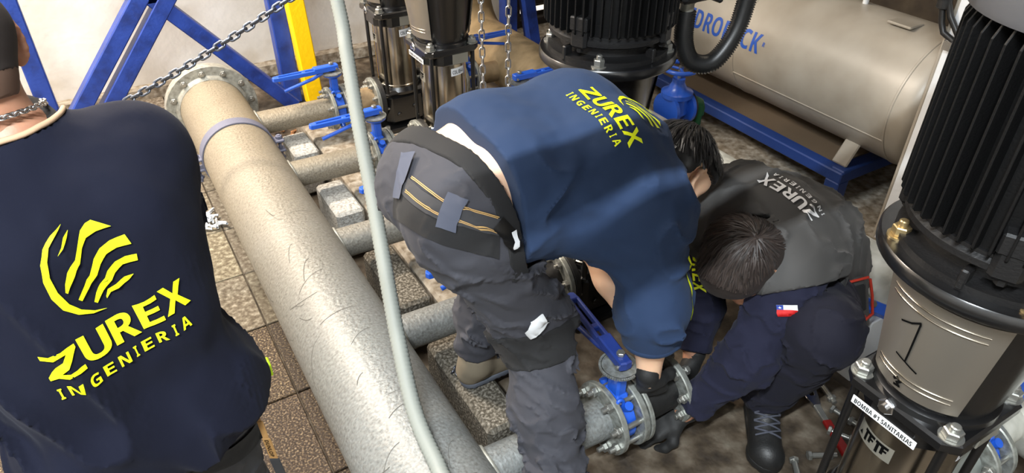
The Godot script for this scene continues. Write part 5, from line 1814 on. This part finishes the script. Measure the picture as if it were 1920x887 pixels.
	tr.mod = func(p: Vector3, d: float) -> float:
		if d > 0.04: return d
		d -= 0.007 * 1.4 * ridge(n2, Vector3(p.x * 1.2, p.y * 2.6, p.z * 1.2))
		return maxf(maxf(d, p.y - 0.99), 0.06 - p.y)
	mb = MB.new()
	tr.mesh_into(mb, 0.01, 0.02)
	sdfs.trousers1 = tr
	var trm := part("trousers", mb, X("charcoal_cloth"), t)
	part("pocket_flap", cloth_ribbon(tr, [Vector3(0.06, 0.80, -0.97), Vector3(0.12, 0.76, -1.08)], Vector3(-0.8, -0.1, -0.45).normalized(), 0.06, 0.006), X("black_cloth"), trm)
	var ln := MB.new()
	var fall := [Vector3(0.041, 0.883, -1.046), Vector3(0.0425, 0.851, -1.04), Vector3(0.044, 0.811, -1.028), Vector3(0.047, 0.754, -1.021), Vector3(0.052, 0.69, -1.007)]
	for k in 3:
		beam(ln, fall[k], fall[k + 1], [0.008, 0.013, 0.018][k], 0.003, Vector3(-0.6, 0.3, 0.8))
	var sp := part("strap", ln, X("strap_tan"), trm)
	var se := MB.new()
	beam(se, fall[3], fall[4], 0.022, 0.004, Vector3(-0.6, 0.3, 0.8))
	part("strap_end", se, X("black_cloth"), sp)
	var dn: Vector3 = (fall[3] - fall[2]).normalized()
	var nn := Vector3(-0.6, 0.3, 0.8)
	nn = (nn - dn * nn.dot(dn)).normalized()
	var sl := MB.new()
	lay(sl, fit(letters("DUNLOP"), Vector2(0.004, -0.004), Vector2(0.046, 0.008)), 1.0, func(q: Vector2) -> Array: return [(fall[2] as Vector3) + dn * q.x + nn.cross(dn) * q.y + nn * 0.0022, nn])
	part("lettering", sl, X("ink"), sp)
	var tg := MB.new()
	tg.box(Vector3(0.092, 0.885, -1.14), Vector3(0.012, 0.03, 0.03), 0.002)
	part("tag", tg, X("tag_green"), sh)
	boot(t, "boot", AR + Vector3(0, 0.02, 0), Vector3(0.0, 0.0, -1.08), Vector3(-0.04, 0.0, -1.36), X("boot_black"), X("black_rubber"), X("lace_grey"), 0.06)
	boot(t, "boot", AL + Vector3(0, 0.02, 0), Vector3(-0.24, 0.0, -0.99), Vector3(-0.33, 0.0, -1.26), X("boot_black"), X("black_rubber"), X("lace_grey"), 0.06)

# ---------------------------------------------------------------- worker bending over the valve
func build_bending_man() -> void:
	var J := {P = Vector3(0.585, 1.06, -1.30), HR = Vector3(0.585, 1.03, -1.20), HL = Vector3(0.59, 1.03, -1.40), S = Vector3(0.72, 1.12, -1.28), C = Vector3(0.95, 1.12, -1.25), N = Vector3(1.10, 1.08, -1.21), SR = Vector3(1.0, 1.02, -1.05), SL = Vector3(1.02, 1.07, -1.40), H = Vector3(1.222, 0.98, -1.2), KR = Vector3(0.74, 0.70, -1.14), AR = Vector3(0.68, 0.34, -0.925), KL = Vector3(0.77, 0.72, -1.42), AL = Vector3(0.705, 0.335, -1.42), ER = Vector3(1.01, 0.74, -1.0), WR = Vector3(1.0, 0.52, -0.965), EL = Vector3(1.05, 0.74, -1.32), WL = Vector3(1.08, 0.53, -1.1)}
	var t := thing("person", "man bending over the valve in navy long-sleeved shirt with yellow print and grey trousers", "person", Vector3(0.7, 0.24, -1.2))
	var f := Vector3(0.55, -0.8, 0.12).normalized()
	var rt := Vector3(0.1, 0.15, 1.0)
	rt = (rt - f * rt.dot(f)).normalized()
	var up := rt.cross(f).normalized()
	var b := Sdf.new()
	torso(b, J, 0.0)
	arm(b, J.SR, J.ER, J.WR, 0.004)
	arm(b, J.SL, J.EL, J.WL, 0.004)
	leg(b, J.HR, J.KR, J.AR, 0.0)
	leg(b, J.HL, J.KL, J.AL, 0.0)
	b.cap(J.C, J.N, 0.08, 0.056)
	var mb := MB.new()
	b.mesh_into(mb, 0.011)
	head_sdf(J.H, f, up, J.N + Vector3(-0.02, 0, 0)).mesh_into(mb, 0.005)
	ear_sdf(J.H, f, up, 1.0).mesh_into(mb, 0.003)
	ear_sdf(J.H, f, up, -1.0).mesh_into(mb, 0.003)
	part("body", mb, X("skin_pale"), t)
	var hh: Vector3 = J.H
	var hs := hair_cap(J.H, f, up, 0.016)
	var hn := fold_noise(4, 9.0)
	hs.mod = func(p: Vector3, d: float) -> float:
		d -= 0.007 * hn.get_noise_3d(p.x, p.y, p.z)
		d = maxf(d, (p - hh - f * 0.06).dot((f - up * 0.45).normalized()))
		d = maxf(d, -(p - hh + up * 0.03).dot((up + f * 0.2).normalized()))
		if (p - hh).dot(f) > -0.045 and (p - hh).dot(up) < 0.035 and absf((p - hh).dot(rt)) > 0.055: d = maxf(d, 0.004)
		return d
	mb = MB.new()
	mb.tinted = true
	mb.tint = Color(0.7, 0.7, 0.7)
	hs.mesh_into(mb, 0.005)
	strands(mb, hair_cap(J.H, f, up, 0.016), hh + up * 0.02, f, up, (up * 0.8 - f * 0.5 + rt * 0.15).normalized(), 2600, 21, 0.7, -0.12, 0.3)
	part("hair", mb, X("hair_black"), t)
	# shirt
	var s := Sdf.new()
	s.k = 0.07
	torso(s, J, 0.024)
	s.cap(Vector3(0.8, 0.99, -1.17), Vector3(0.95, 0.95, -1.12), 0.085, 0.1)
	s.cap(Vector3(0.8, 0.99, -1.36), Vector3(0.95, 0.97, -1.38), 0.085, 0.09)
	s.cap(Vector3(0.7, 1.13, -1.19), Vector3(0.72, 1.0, -1.16), 0.08, 0.07)
	s.cap(Vector3(0.7, 1.14, -1.36), Vector3(0.72, 1.0, -1.39), 0.08, 0.07)
	s.cap(J.SR, J.ER, 0.085, 0.08)
	s.cap(J.ER, J.ER.lerp(J.WR, 0.42), 0.08, 0.07)
	s.cap(J.SL, J.SL.lerp(J.EL, 0.8), 0.08, 0.075)
	var nz := fold_noise(13, 3.0)
	var hem := Vector3(0.66, 1.1, -1.28)
	var hemn := Vector3(-1.0, -0.1, 0.05).normalized()
	var cuff: Vector3 = J.ER.lerp(J.WR, 0.42)
	var cdir: Vector3 = (J.WR - J.ER).normalized()
	var lend: Vector3 = J.SL.lerp(J.EL, 0.85)
	var ldir: Vector3 = (J.EL - J.SL).normalized()
	var nb: Vector3 = J.N + Vector3(0.035, 0.0, 0)
	s.mod = func(p: Vector3, d: float) -> float:
		if d > 0.06: return d
		var w := ridge(nz, Vector3(p.x * 1.1 + p.z * 0.6, p.y * 1.5, p.z * 0.9 - p.x * 0.5))
		d -= 0.024 * w * smoothstep(1.27, 1.1, p.y) + 0.003 * nz.get_noise_3d(p.x * 4.0, p.y * 4.0, p.z * 4.0)
		d = maxf(d, (p - hem).dot(hemn) - 0.5 * maxf(0.0, p.z + 1.2) * 0.0)
		d = cut(p, d, cuff + cdir * 0.015, cdir, 0.16)
		d = cut(p, d, lend, ldir, 0.13)
		d = cut(p, d, nb, Vector3(0.95, 0.15, 0.0).normalized(), 0.115)
		return d
	mb = MB.new()
	s.mesh_into(mb, 0.0085, 0.02)
	sdfs.shirt2 = s
	var sh := part("shirt", mb, X("navy_shirt"), t)
	var pu := Vector3(0.0, -0.42, 0.9).normalized()
	var pv := Vector3(1.0, 0, 0.0)
	part("print", cloth_print(s, firm_print(true, 0.88), Vector3(0.94, 1.255, -1.15), pu, pv, 0.014, 0.0035, 0.15), X("print_yellow"), sh)
	var stripe := cloth_ribbon(s, [Vector3(1.06, 0.9, -0.98), Vector3(1.07, 0.8, -0.97), Vector3(1.06, 0.72, -0.95)], Vector3(-0.75, 0, -0.66).normalized(), 0.012, 0.003)
	part("sleeve_mark", stripe, X("print_yellow"), sh)
	# cuff roll
	var ring := PackedVector3Array()
	var cb := MB.along(Vector3.ZERO, cdir).basis
	for k in 28:
		var a := TAU * k / 28
		ring.append(cuff + cdir * 0.004 + cb * Vector3(cos(a) * 0.062, 0, sin(a) * 0.062))
	part("cuff", MB.new().tube(ring, 0.014, 10, true), X("navy_shirt"), sh)
	# trousers
	var tr := Sdf.new()
	tr.k = 0.06
	tr.cap(J.HR, J.HL, 0.118)
	tr.cap(J.P + Vector3(0.03, 0.02, 0.06), J.P + Vector3(0.12, 0.03, 0.06), 0.125, 0.115)
	tr.cap(J.P + Vector3(0.03, 0.02, -0.06), J.P + Vector3(0.12, 0.03, -0.06), 0.125, 0.115)
	tr.cap(J.HR, J.KR, 0.118, 0.086).cap(J.KR, J.KR.lerp(J.AR, 0.5), 0.084, 0.078).cap(J.KR.lerp(J.AR, 0.5), J.AR, 0.078, 0.07)
	tr.cap(J.HL, J.KL, 0.112, 0.08).cap(J.KL, J.KL.lerp(J.AL, 0.5), 0.08, 0.07).cap(J.KL.lerp(J.AL, 0.5), J.AL, 0.07, 0.06)
	var n2 := fold_noise(21, 4.5)
	var kr: Vector3 = J.KR
	var hr: Vector3 = J.HR
	var wb := Vector3(0.607, 1.1, -1.28)
	tr.mod = func(p: Vector3, d: float) -> float:
		if d > 0.05: return d
		var w := 1.4 * ridge(n2, Vector3(p.x * 1.3, p.y * 2.4 + p.x * 1.2, p.z * 1.4))
		var q := smoothstep(1.1, 0.9, p.y)
		d -= (0.004 + 0.013 * q) * w
		d = cut(p, d, wb, Vector3(1, 0.12, -0.25).normalized(), 0.27)
		return maxf(d, (0.3 if p.z > -1.27 else 0.385) - p.y)
	mb = MB.new()
	tr.mesh_into(mb, 0.0085, 0.02)
	sdfs.trousers2 = tr
	var trm := part("trousers", mb, X("grey_trousers"), t)
	# black elastic band, patch on the seat, pocket flaps with stitching, knee patch
	var bs := Sdf.new()
	bs.k = 0.05
	bs.A = tr.A; bs.AB = tr.AB; bs.INV = tr.INV; bs.RA = tr.RA; bs.RD = tr.RD; bs.all = tr.all
	bs.mod = func(p: Vector3, d: float) -> float:
		var x := (p - wb).dot(Vector3(1, 0.12, -0.25).normalized())
		return maxf(maxf(maxf(d - 0.008, x - 0.006), -0.045 - x), 0.93 - p.y)
	mb = MB.new()
	bs.mesh_into(mb, 0.006, 0.02)
	part("waistband", mb, X("black_cloth"), trm)
	var inw := Vector3(0.5, -0.6, -0.4).normalized()
	var pk := part("back_pocket", cloth_ribbon(tr, [Vector3(0.465, 1.085, -1.31), Vector3(0.475, 1.1, -1.23), Vector3(0.505, 1.1, -1.135), Vector3(0.6, 1.07, -1.07)], inw, 0.085, 0.004, 40), X("black_cloth"), trm)
	var pf := part("pocket_flap", cloth_ribbon(tr, [Vector3(0.48, 1.13, -1.275), Vector3(0.486, 1.13, -1.2), Vector3(0.513, 1.125, -1.132), Vector3(0.602, 1.092, -1.075)], inw, 0.036, 0.0065, 40), X("charcoal_cloth"), trm)
	for rowp in [[Vector3(0.495, 1.148, -1.262), Vector3(0.505, 1.147, -1.19), Vector3(0.523, 1.14, -1.135), Vector3(0.603, 1.108, -1.086)], [Vector3(0.477, 1.124, -1.254), Vector3(0.483, 1.124, -1.19), Vector3(0.506, 1.119, -1.129), Vector3(0.594, 1.081, -1.072)]]:
		for w in [0.0, 0.004]:
			var pts := []
			for q in rowp:
				pts.append(q + Vector3(0.3, 0.75, 0.2).normalized() * w)
			part("stitching", cloth_ribbon(tr, pts, inw, 0.0018, 0.0085, 40), X("stitch"), pf)
	part("belt_loop", cloth_ribbon(tr, [Vector3(0.545, 1.15, -1.14), Vector3(0.51, 1.13, -1.12), Vector3(0.5, 1.1, -1.115)], inw, 0.042, 0.011, 14), X("slate_cloth"), trm)
	part("belt_loop", cloth_ribbon(tr, [Vector3(0.525, 1.168, -1.325), Vector3(0.49, 1.14, -1.3), Vector3(0.47, 1.09, -1.285)], Vector3(0.75, -0.6, 0.0).normalized(), 0.042, 0.011, 14), X("slate_cloth"), trm)
	part("pocket_end", cloth_ribbon(tr, [Vector3(0.6, 1.1, -1.08), Vector3(0.645, 1.03, -1.07)], Vector3(0.1, -0.4, -0.9).normalized(), 0.035, 0.009, 8), X("black_gloss"), trm)
	part("tape_tag", cloth_ribbon(tr, [Vector3(0.632, 1.075, -1.07), Vector3(0.637, 1.035, -1.07)], Vector3(0.1, -0.4, -0.9).normalized(), 0.013, 0.012, 6), X("label_white"), trm)
	var ks := Sdf.new()
	ks.k = 0.06
	ks.A = tr.A; ks.AB = tr.AB; ks.INV = tr.INV; ks.RA = tr.RA; ks.RD = tr.RD; ks.all = tr.all
	var kn := Vector3(0.74, 0.665, -1.12)
	var kd := Vector3(0.05, 0.86, -0.45).normalized()
	ks.mod = func(p: Vector3, d: float) -> float:
		if d > 0.05: return d
		var w := 1.4 * ridge(n2, Vector3(p.x * 1.3, p.y * 2.4 + p.x * 1.2, p.z * 1.4))
		d -= (0.004 + 0.013 * smoothstep(1.1, 0.9, p.y)) * w + 0.005
		var x := (p - kn).dot(kd)
		if p.z < -1.27: return 1.0
		return maxf(maxf(d, x - 0.05), -0.05 - x)
	mb = MB.new()
	ks.mesh_into(mb, 0.0085, 0.025)
	part("knee_patch", mb, X("black_cloth"), trm)
	var lu := Vector3(0.81, 0.57, 0.0).normalized()
	part("paper_label", cloth_print(tr, rect(Vector2(-0.024, -0.015), Vector2(0.024, 0.015)), Vector3(0.69, 0.79, -1.05), lu, Vector3(-0.29, 0.42, 0.86).cross(lu).normalized(), 0.012, 0.013, 0.08), X("label_white"), trm)
	# shoes and gloves
	boot(t, "shoe", J.AL + Vector3(0, 0.0, 0), Vector3(0.66, 0.242, -1.43), Vector3(0.92, 0.242, -1.44), X("shoe_beige"), X("sole_grey"), X("lace_grey"), 0.045)
	boot(t, "shoe", J.AR + Vector3(0, 0.0, 0), Vector3(0.64, 0.205, -0.885), Vector3(0.9, 0.205, -0.86), X("shoe_beige"), X("sole_grey"), X("lace_grey"), 0.04)
	mb = MB.new()
	hand_sdf(J.WR, Vector3(0.35, -0.8, -0.15), Vector3(-0.5, 0.35, 0.75), -1.0, 0.45, 0.004, 0.03).mesh_into(mb, 0.004)
	part("glove", mb, X("glove"), t)
	mb = MB.new()
	hand_sdf(J.WL, Vector3(0.3, -0.8, 0.3), Vector3(0.6, 0.4, 0.6), 1.0, 0.5, 0.004, 0.03).mesh_into(mb, 0.004)
	part("glove", mb, X("glove"), t)

# ---------------------------------------------------------------- worker crouching at the flange
func build_crouching_man() -> void:
	var J := {P = Vector3(1.645, 0.606, -1.053), HR = Vector3(1.62, 0.587, -1.147), HL = Vector3(1.628, 0.587, -0.95), S = Vector3(1.598, 0.719, -1.081), C = Vector3(1.466, 0.79, -1.09), N = Vector3(1.368, 0.813, -1.043), SR = Vector3(1.382, 0.747, -1.222), SL = Vector3(1.382, 0.747, -0.884), H = Vector3(1.297, 0.794, -0.975), KL = Vector3(1.382, 0.681, -0.752), AL = Vector3(1.40, 0.30, -0.87), KR = Vector3(1.335, 0.643, -1.297), AR = Vector3(1.50, 0.30, -1.38), EL = Vector3(1.258, 0.548, -0.864), WL = Vector3(1.145, 0.29, -0.955), ER = Vector3(1.345, 0.5, -1.13), WR = Vector3(1.268, 0.36, -1.055)}
	var t := thing("person", "dark haired man crouching in a grey work vest, flag patch on his navy sleeve", "person", Vector3(1.5, 0.2, -1.1))
	var f := Vector3(-0.35, -0.93, 0.1).normalized()
	var rt := Vector3(0.35, 0.0, -1.0)
	rt = (rt - f * rt.dot(f)).normalized()
	var up := rt.cross(f).normalized()
	var b := Sdf.new()
	torso(b, J, 0.0)
	arm(b, J.SR, J.ER, J.WR, 0.002)
	arm(b, J.SL, J.EL, J.WL, 0.002)
	leg(b, J.HR, J.KR, J.AR, 0.0)
	leg(b, J.HL, J.KL, J.AL, 0.0)
	b.cap(J.C, J.N, 0.08, 0.056)
	var mb := MB.new()
	b.mesh_into(mb, 0.011)
	head_sdf(J.H, f, up, J.N).mesh_into(mb, 0.005)
	ear_sdf(J.H, f, up, 1.0).mesh_into(mb, 0.003)
	ear_sdf(J.H, f, up, -1.0).mesh_into(mb, 0.003)
	part("body", mb, X("skin"), t)
	# hair: a cap under combed strands from the whorl
	var hh: Vector3 = J.H
	var hs := hair_cap(J.H, f, up, 0.014)
	for q in [1.0, -1.0]:
		hs.cap(hh + rt * q * 0.058 + up * 0.01 + f * 0.02, hh + rt * q * 0.055 - f * 0.04 - up * 0.02, 0.036)
	hs.mod = func(p: Vector3, d: float) -> float:
		d = maxf(d, (p - hh - f * 0.075).dot((f - up * 0.35).normalized()))
		return maxf(d, -(p - hh + up * 0.06).dot((up + f * 0.15).normalized()))
	mb = MB.new()
	mb.tinted = true
	mb.tint = Color(0.5, 0.5, 0.5)
	hs.mesh_into(mb, 0.006)
	strands(mb, hair_cap(J.H, f, up, 0.014), hh + up * 0.02, f, up, Vector3(-0.09, 0.83, 0.36).normalized(), 3600, 77, 0.55, -0.62)
	part("hair", mb, X("hair_brown"), t)
	# sweater sleeves
	var s := Sdf.new()
	s.k = 0.05
	torso(s, J, 0.012)
	s.cap(J.SL, J.EL, 0.078, 0.068).cap(J.EL, J.EL.lerp(J.WL, 0.78), 0.066, 0.05)
	s.cap(J.SR, J.ER, 0.074, 0.064).cap(J.ER, J.ER.lerp(J.WR, 0.78), 0.062, 0.05)
	var nz := fold_noise(31, 5.5)
	var wl: Vector3 = J.EL.lerp(J.WL, 0.8)
	var wld: Vector3 = (J.WL - J.EL).normalized()
	var wr: Vector3 = J.ER.lerp(J.WR, 0.8)
	var wrd: Vector3 = (J.WR - J.ER).normalized()
	var nk: Vector3 = J.N
	var nd: Vector3 = (J.H - J.N).normalized()
	s.mod = func(p: Vector3, d: float) -> float:
		if d > 0.05: return d
		d -= 0.009 * 1.6 * ridge(nz, Vector3(p.x * 1.6, p.y * 1.6, p.z * 1.2))
		d = cut(p, d, wl, wld, 0.12)
		d = cut(p, d, wr, wrd, 0.12)
		return cut(p, d, nk + nd * 0.03, nd, 0.1)
	mb = MB.new()
	s.mesh_into(mb, 0.008, 0.02)
	sdfs.sweater = s
	var sw := part("sweater", mb, X("navy_sweater"), t)
	# flag patch on the near sleeve
	var fo := Vector3(1.288, 0.731, -0.838)
	var fu := Vector3(0.65, 0.26, 0.71).normalized()
	var fv := Vector3(0.3, 0.75, -0.5)
	fv = (fv - fu * fv.dot(fu)).normalized()
	var fp := part("flag_patch", cloth_print(s, rect(Vector2(0.0, 0.0), Vector2(0.05, 0.0145)), fo, fu, fv, 0.008, 0.004, 0.12), X("print_white"), sw)
	part("red_field", cloth_print(s, rect(Vector2(0.0, -0.0145), Vector2(0.05, 0.0)), fo, fu, fv, 0.008, 0.004, 0.12), X("flag_red"), fp)
	part("blue_field", cloth_print(s, rect(Vector2(0.0, 0.0), Vector2(0.0165, 0.0145)), fo, fu, fv, 0.008, 0.0048, 0.12), X("flag_blue"), fp)
	var star := PackedVector2Array()
	for k in 10:
		var a := PI / 2 + TAU * k / 10
		star.append(Vector2(0.0082, 0.0072) + Vector2(cos(a), sin(a)) * (0.005 if k % 2 == 0 else 0.002))
	part("star", cloth_print(s, outline(star), fo, fu, fv, 0.008, 0.0056, 0.12), X("print_white"), fp)
	part("sleeve_print", cloth_print(s, fit(letters("ZUREX"), Vector2(0, 0), Vector2(0.15, 0.035)), Vector3(1.296, 0.735, -1.155), Vector3(-0.05, -0.95, 0.25).normalized(), Vector3(0.75, -0.05, 0.45).normalized(), 0.012, 0.004, 0.12), X("print_yellow"), sw)
	# vest
	var v := Sdf.new()
	v.k = 0.07
	torso(v, J, 0.022)
	v.cap(J.SL + Vector3(0.02, 0.02, -0.03), J.SL.lerp(J.S, 0.5) + Vector3(0, 0.0, 0.06), 0.1, 0.11)
	v.cap(J.SR + Vector3(0.02, 0.02, 0.03), J.SR.lerp(J.S, 0.5) + Vector3(0, 0.0, -0.06), 0.1, 0.11)
	v.cap(J.S + Vector3(0.04, 0, 0.06), J.P + Vector3(0.03, 0.06, 0.04), 0.13, 0.125)
	v.cap(J.S + Vector3(0.04, 0, -0.06), J.P + Vector3(0.03, 0.06, -0.04), 0.13, 0.125)
	v.cap(J.C + Vector3(0, 0.03, 0), J.N + Vector3(0.02, 0.0, 0), 0.12, 0.085)
	var n3 := fold_noise(41, 3.6)
	var sl: Vector3 = J.SL
	var srr: Vector3 = J.SR
	var pel: Vector3 = J.P
	var sw_sdf := s
	v.mod = func(p: Vector3, d: float) -> float:
		if d > 0.06: return d
		d -= 0.017 * ridge(n3, Vector3(p.x * 1.2, p.y * 1.5, p.z * 2.0))
		d = cut(p, d, sl + Vector3(-0.01, -0.012, 0.0), Vector3(-0.15, -0.75, 0.62).normalized(), 0.17)
		d = cut(p, d, srr + Vector3(-0.01, -0.02, 0.0), Vector3(-0.15, -0.75, -0.62).normalized(), 0.17)
		d = cut(p, d, nk + nd * 0.02, nd, 0.11)
		d = maxf(d, (p - pel - Vector3(0.0, 0.0, 0)).dot(Vector3(0.3, -0.95, 0).normalized()))
		return maxf(d, 0.6 - p.y)
	mb = MB.new()
	v.mesh_into(mb, 0.0085, 0.02)
	sdfs.vest = v
	var ve := part("vest", mb, X("vest_grey"), t)
	part("print", cloth_print(v, firm_print(false, 0.8), Vector3(1.456, 0.935, -1.0), Vector3(-0.16, 0.27, -0.95).normalized(), Vector3(-0.99, 0.05, 0.137).normalized(), 0.012, 0.0035, 0.15), X("print_white"), ve)
	# trousers
	var tr := Sdf.new()
	tr.k = 0.05
	tr.cap(J.HR, J.HL, 0.112)
	tr.cap(J.P, J.S.lerp(J.P, 0.5), 0.125, 0.115)
	tr.cap(J.HL, J.KL, 0.1, 0.086).cap(J.KL, J.AL + Vector3(0, 0.02, 0), 0.088, 0.068)
	tr.cap(J.HL.lerp(J.KL, 0.6) + Vector3(0.02, -0.05, 0), J.KL.lerp(J.AL, 0.5) + Vector3(0.05, 0, 0.0), 0.09, 0.07)
	tr.cap(J.HR, J.KR, 0.11, 0.085).cap(J.KR, J.AR + Vector3(0, 0.02, 0), 0.085, 0.066)
	var n2 := fold_noise(51, 5.0)
	tr.mod = func(p: Vector3, d: float) -> float:
		if d > 0.05: return d
		d -= 0.009 * 1.5 * ridge(n2, Vector3(p.x * 1.4, p.y * 2.2, p.z * 1.6))
		return maxf(d, 0.285 - p.y)
	mb = MB.new()
	tr.mesh_into(mb, 0.0085, 0.02)
	sdfs.trousers3 = tr
	part("trousers", mb, X("navy_trousers"), t)
	# pouch on the hip
	var px := Transform3D(Basis.from_euler(Vector3(-0.35, -0.35, 0.12)), Vector3(1.61, 0.6, -0.84))
	var pc := part("tool_pouch", MB.new().box(Vector3.ZERO, Vector3(0.13, 0.17, 0.06), 0.018, px), X("vest_grey"), t)
	var trim := MB.new()
	for q in [[-0.055, 0.082, 0.055, 0.086], [0.06, 0.08, 0.063, -0.03], [-0.02, -0.075, 0.06, -0.03]]:
		trim.tube(PackedVector3Array([px * Vector3(q[0], q[1], 0.03), px * Vector3((q[0] + q[2]) / 2, (q[1] + q[3]) / 2 + 0.004, 0.034), px * Vector3(q[2], q[3], 0.03)]), 0.004, 8)
	part("trim", trim, X("orange_cloth"), pc)
	part("flap", MB.new().box(Vector3(-0.005, 0.03, 0.032), Vector3(0.095, 0.08, 0.01), 0.004, px), X("black_cloth"), pc)
	part("tongue", MB.new().box(Vector3(0.03, -0.05, 0.031), Vector3(0.022, 0.05, 0.006), 0.003, px), X("orange_cloth"), pc)
	boot(t, "boot", J.AL, Vector3(1.445, 0.2, -0.925), Vector3(1.272, 0.2, -0.712), X("boot_black"), X("black_rubber"), X("lace_grey"), 0.02)
	boot(t, "boot", J.AR, Vector3(1.52, 0.2, -1.38), Vector3(1.26, 0.2, -1.36), X("boot_black"), X("black_rubber"), X("lace_grey"), 0.02)
	mb = MB.new()
	hand_sdf(J.WL, Vector3(-0.7, -0.3, -0.25), Vector3(-0.1, 0.9, 0.3), -1.0, 0.55, 0.004, 0.03).mesh_into(mb, 0.004)
	part("glove", mb, X("glove"), t)
	mb = MB.new()
	hand_sdf(J.WR, Vector3(-0.5, -0.75, 0.2), Vector3(0.3, 0.3, 0.85), 1.0, 0.5, 0.004, 0.03).mesh_into(mb, 0.004)
	part("glove", mb, X("glove"), t)

# ---------------------------------------------------------------- light: LED panels under the ceiling
func lamp(at: Vector3, size: Vector2, energy: float, colour: Color, label: String) -> void:
	var t := thing("ceiling_lamp", label, "lamp", at, "")
	part("housing", MB.new().box(at + Vector3(0, 0.03, 0), Vector3(size.x + 0.04, 0.05, size.y + 0.04), 0.006), X("label_grey"), t)
	part("diffuser", MB.new().box(at + Vector3(0, 0.0, 0), Vector3(size.x, 0.012, size.y), 0.003), mat("lamp_glow", Color(0.9, 0.9, 0.9), 0.5, 0, {"emit": Color(1, 0.98, 0.94), "energy": 2.0}), t)
	var l := AreaLight3D.new()
	l.name = "panel_light"
	l.area_size = size
	l.light_energy = energy
	l.light_color = colour
	l.shadow_enabled = true
	l.area_range = 20.0
	l.area_attenuation = 2.0
	t.add_child(l)
	l.position = Vector3(0, -0.012, 0)
	l.rotation_degrees = Vector3(-90, 0, 0)
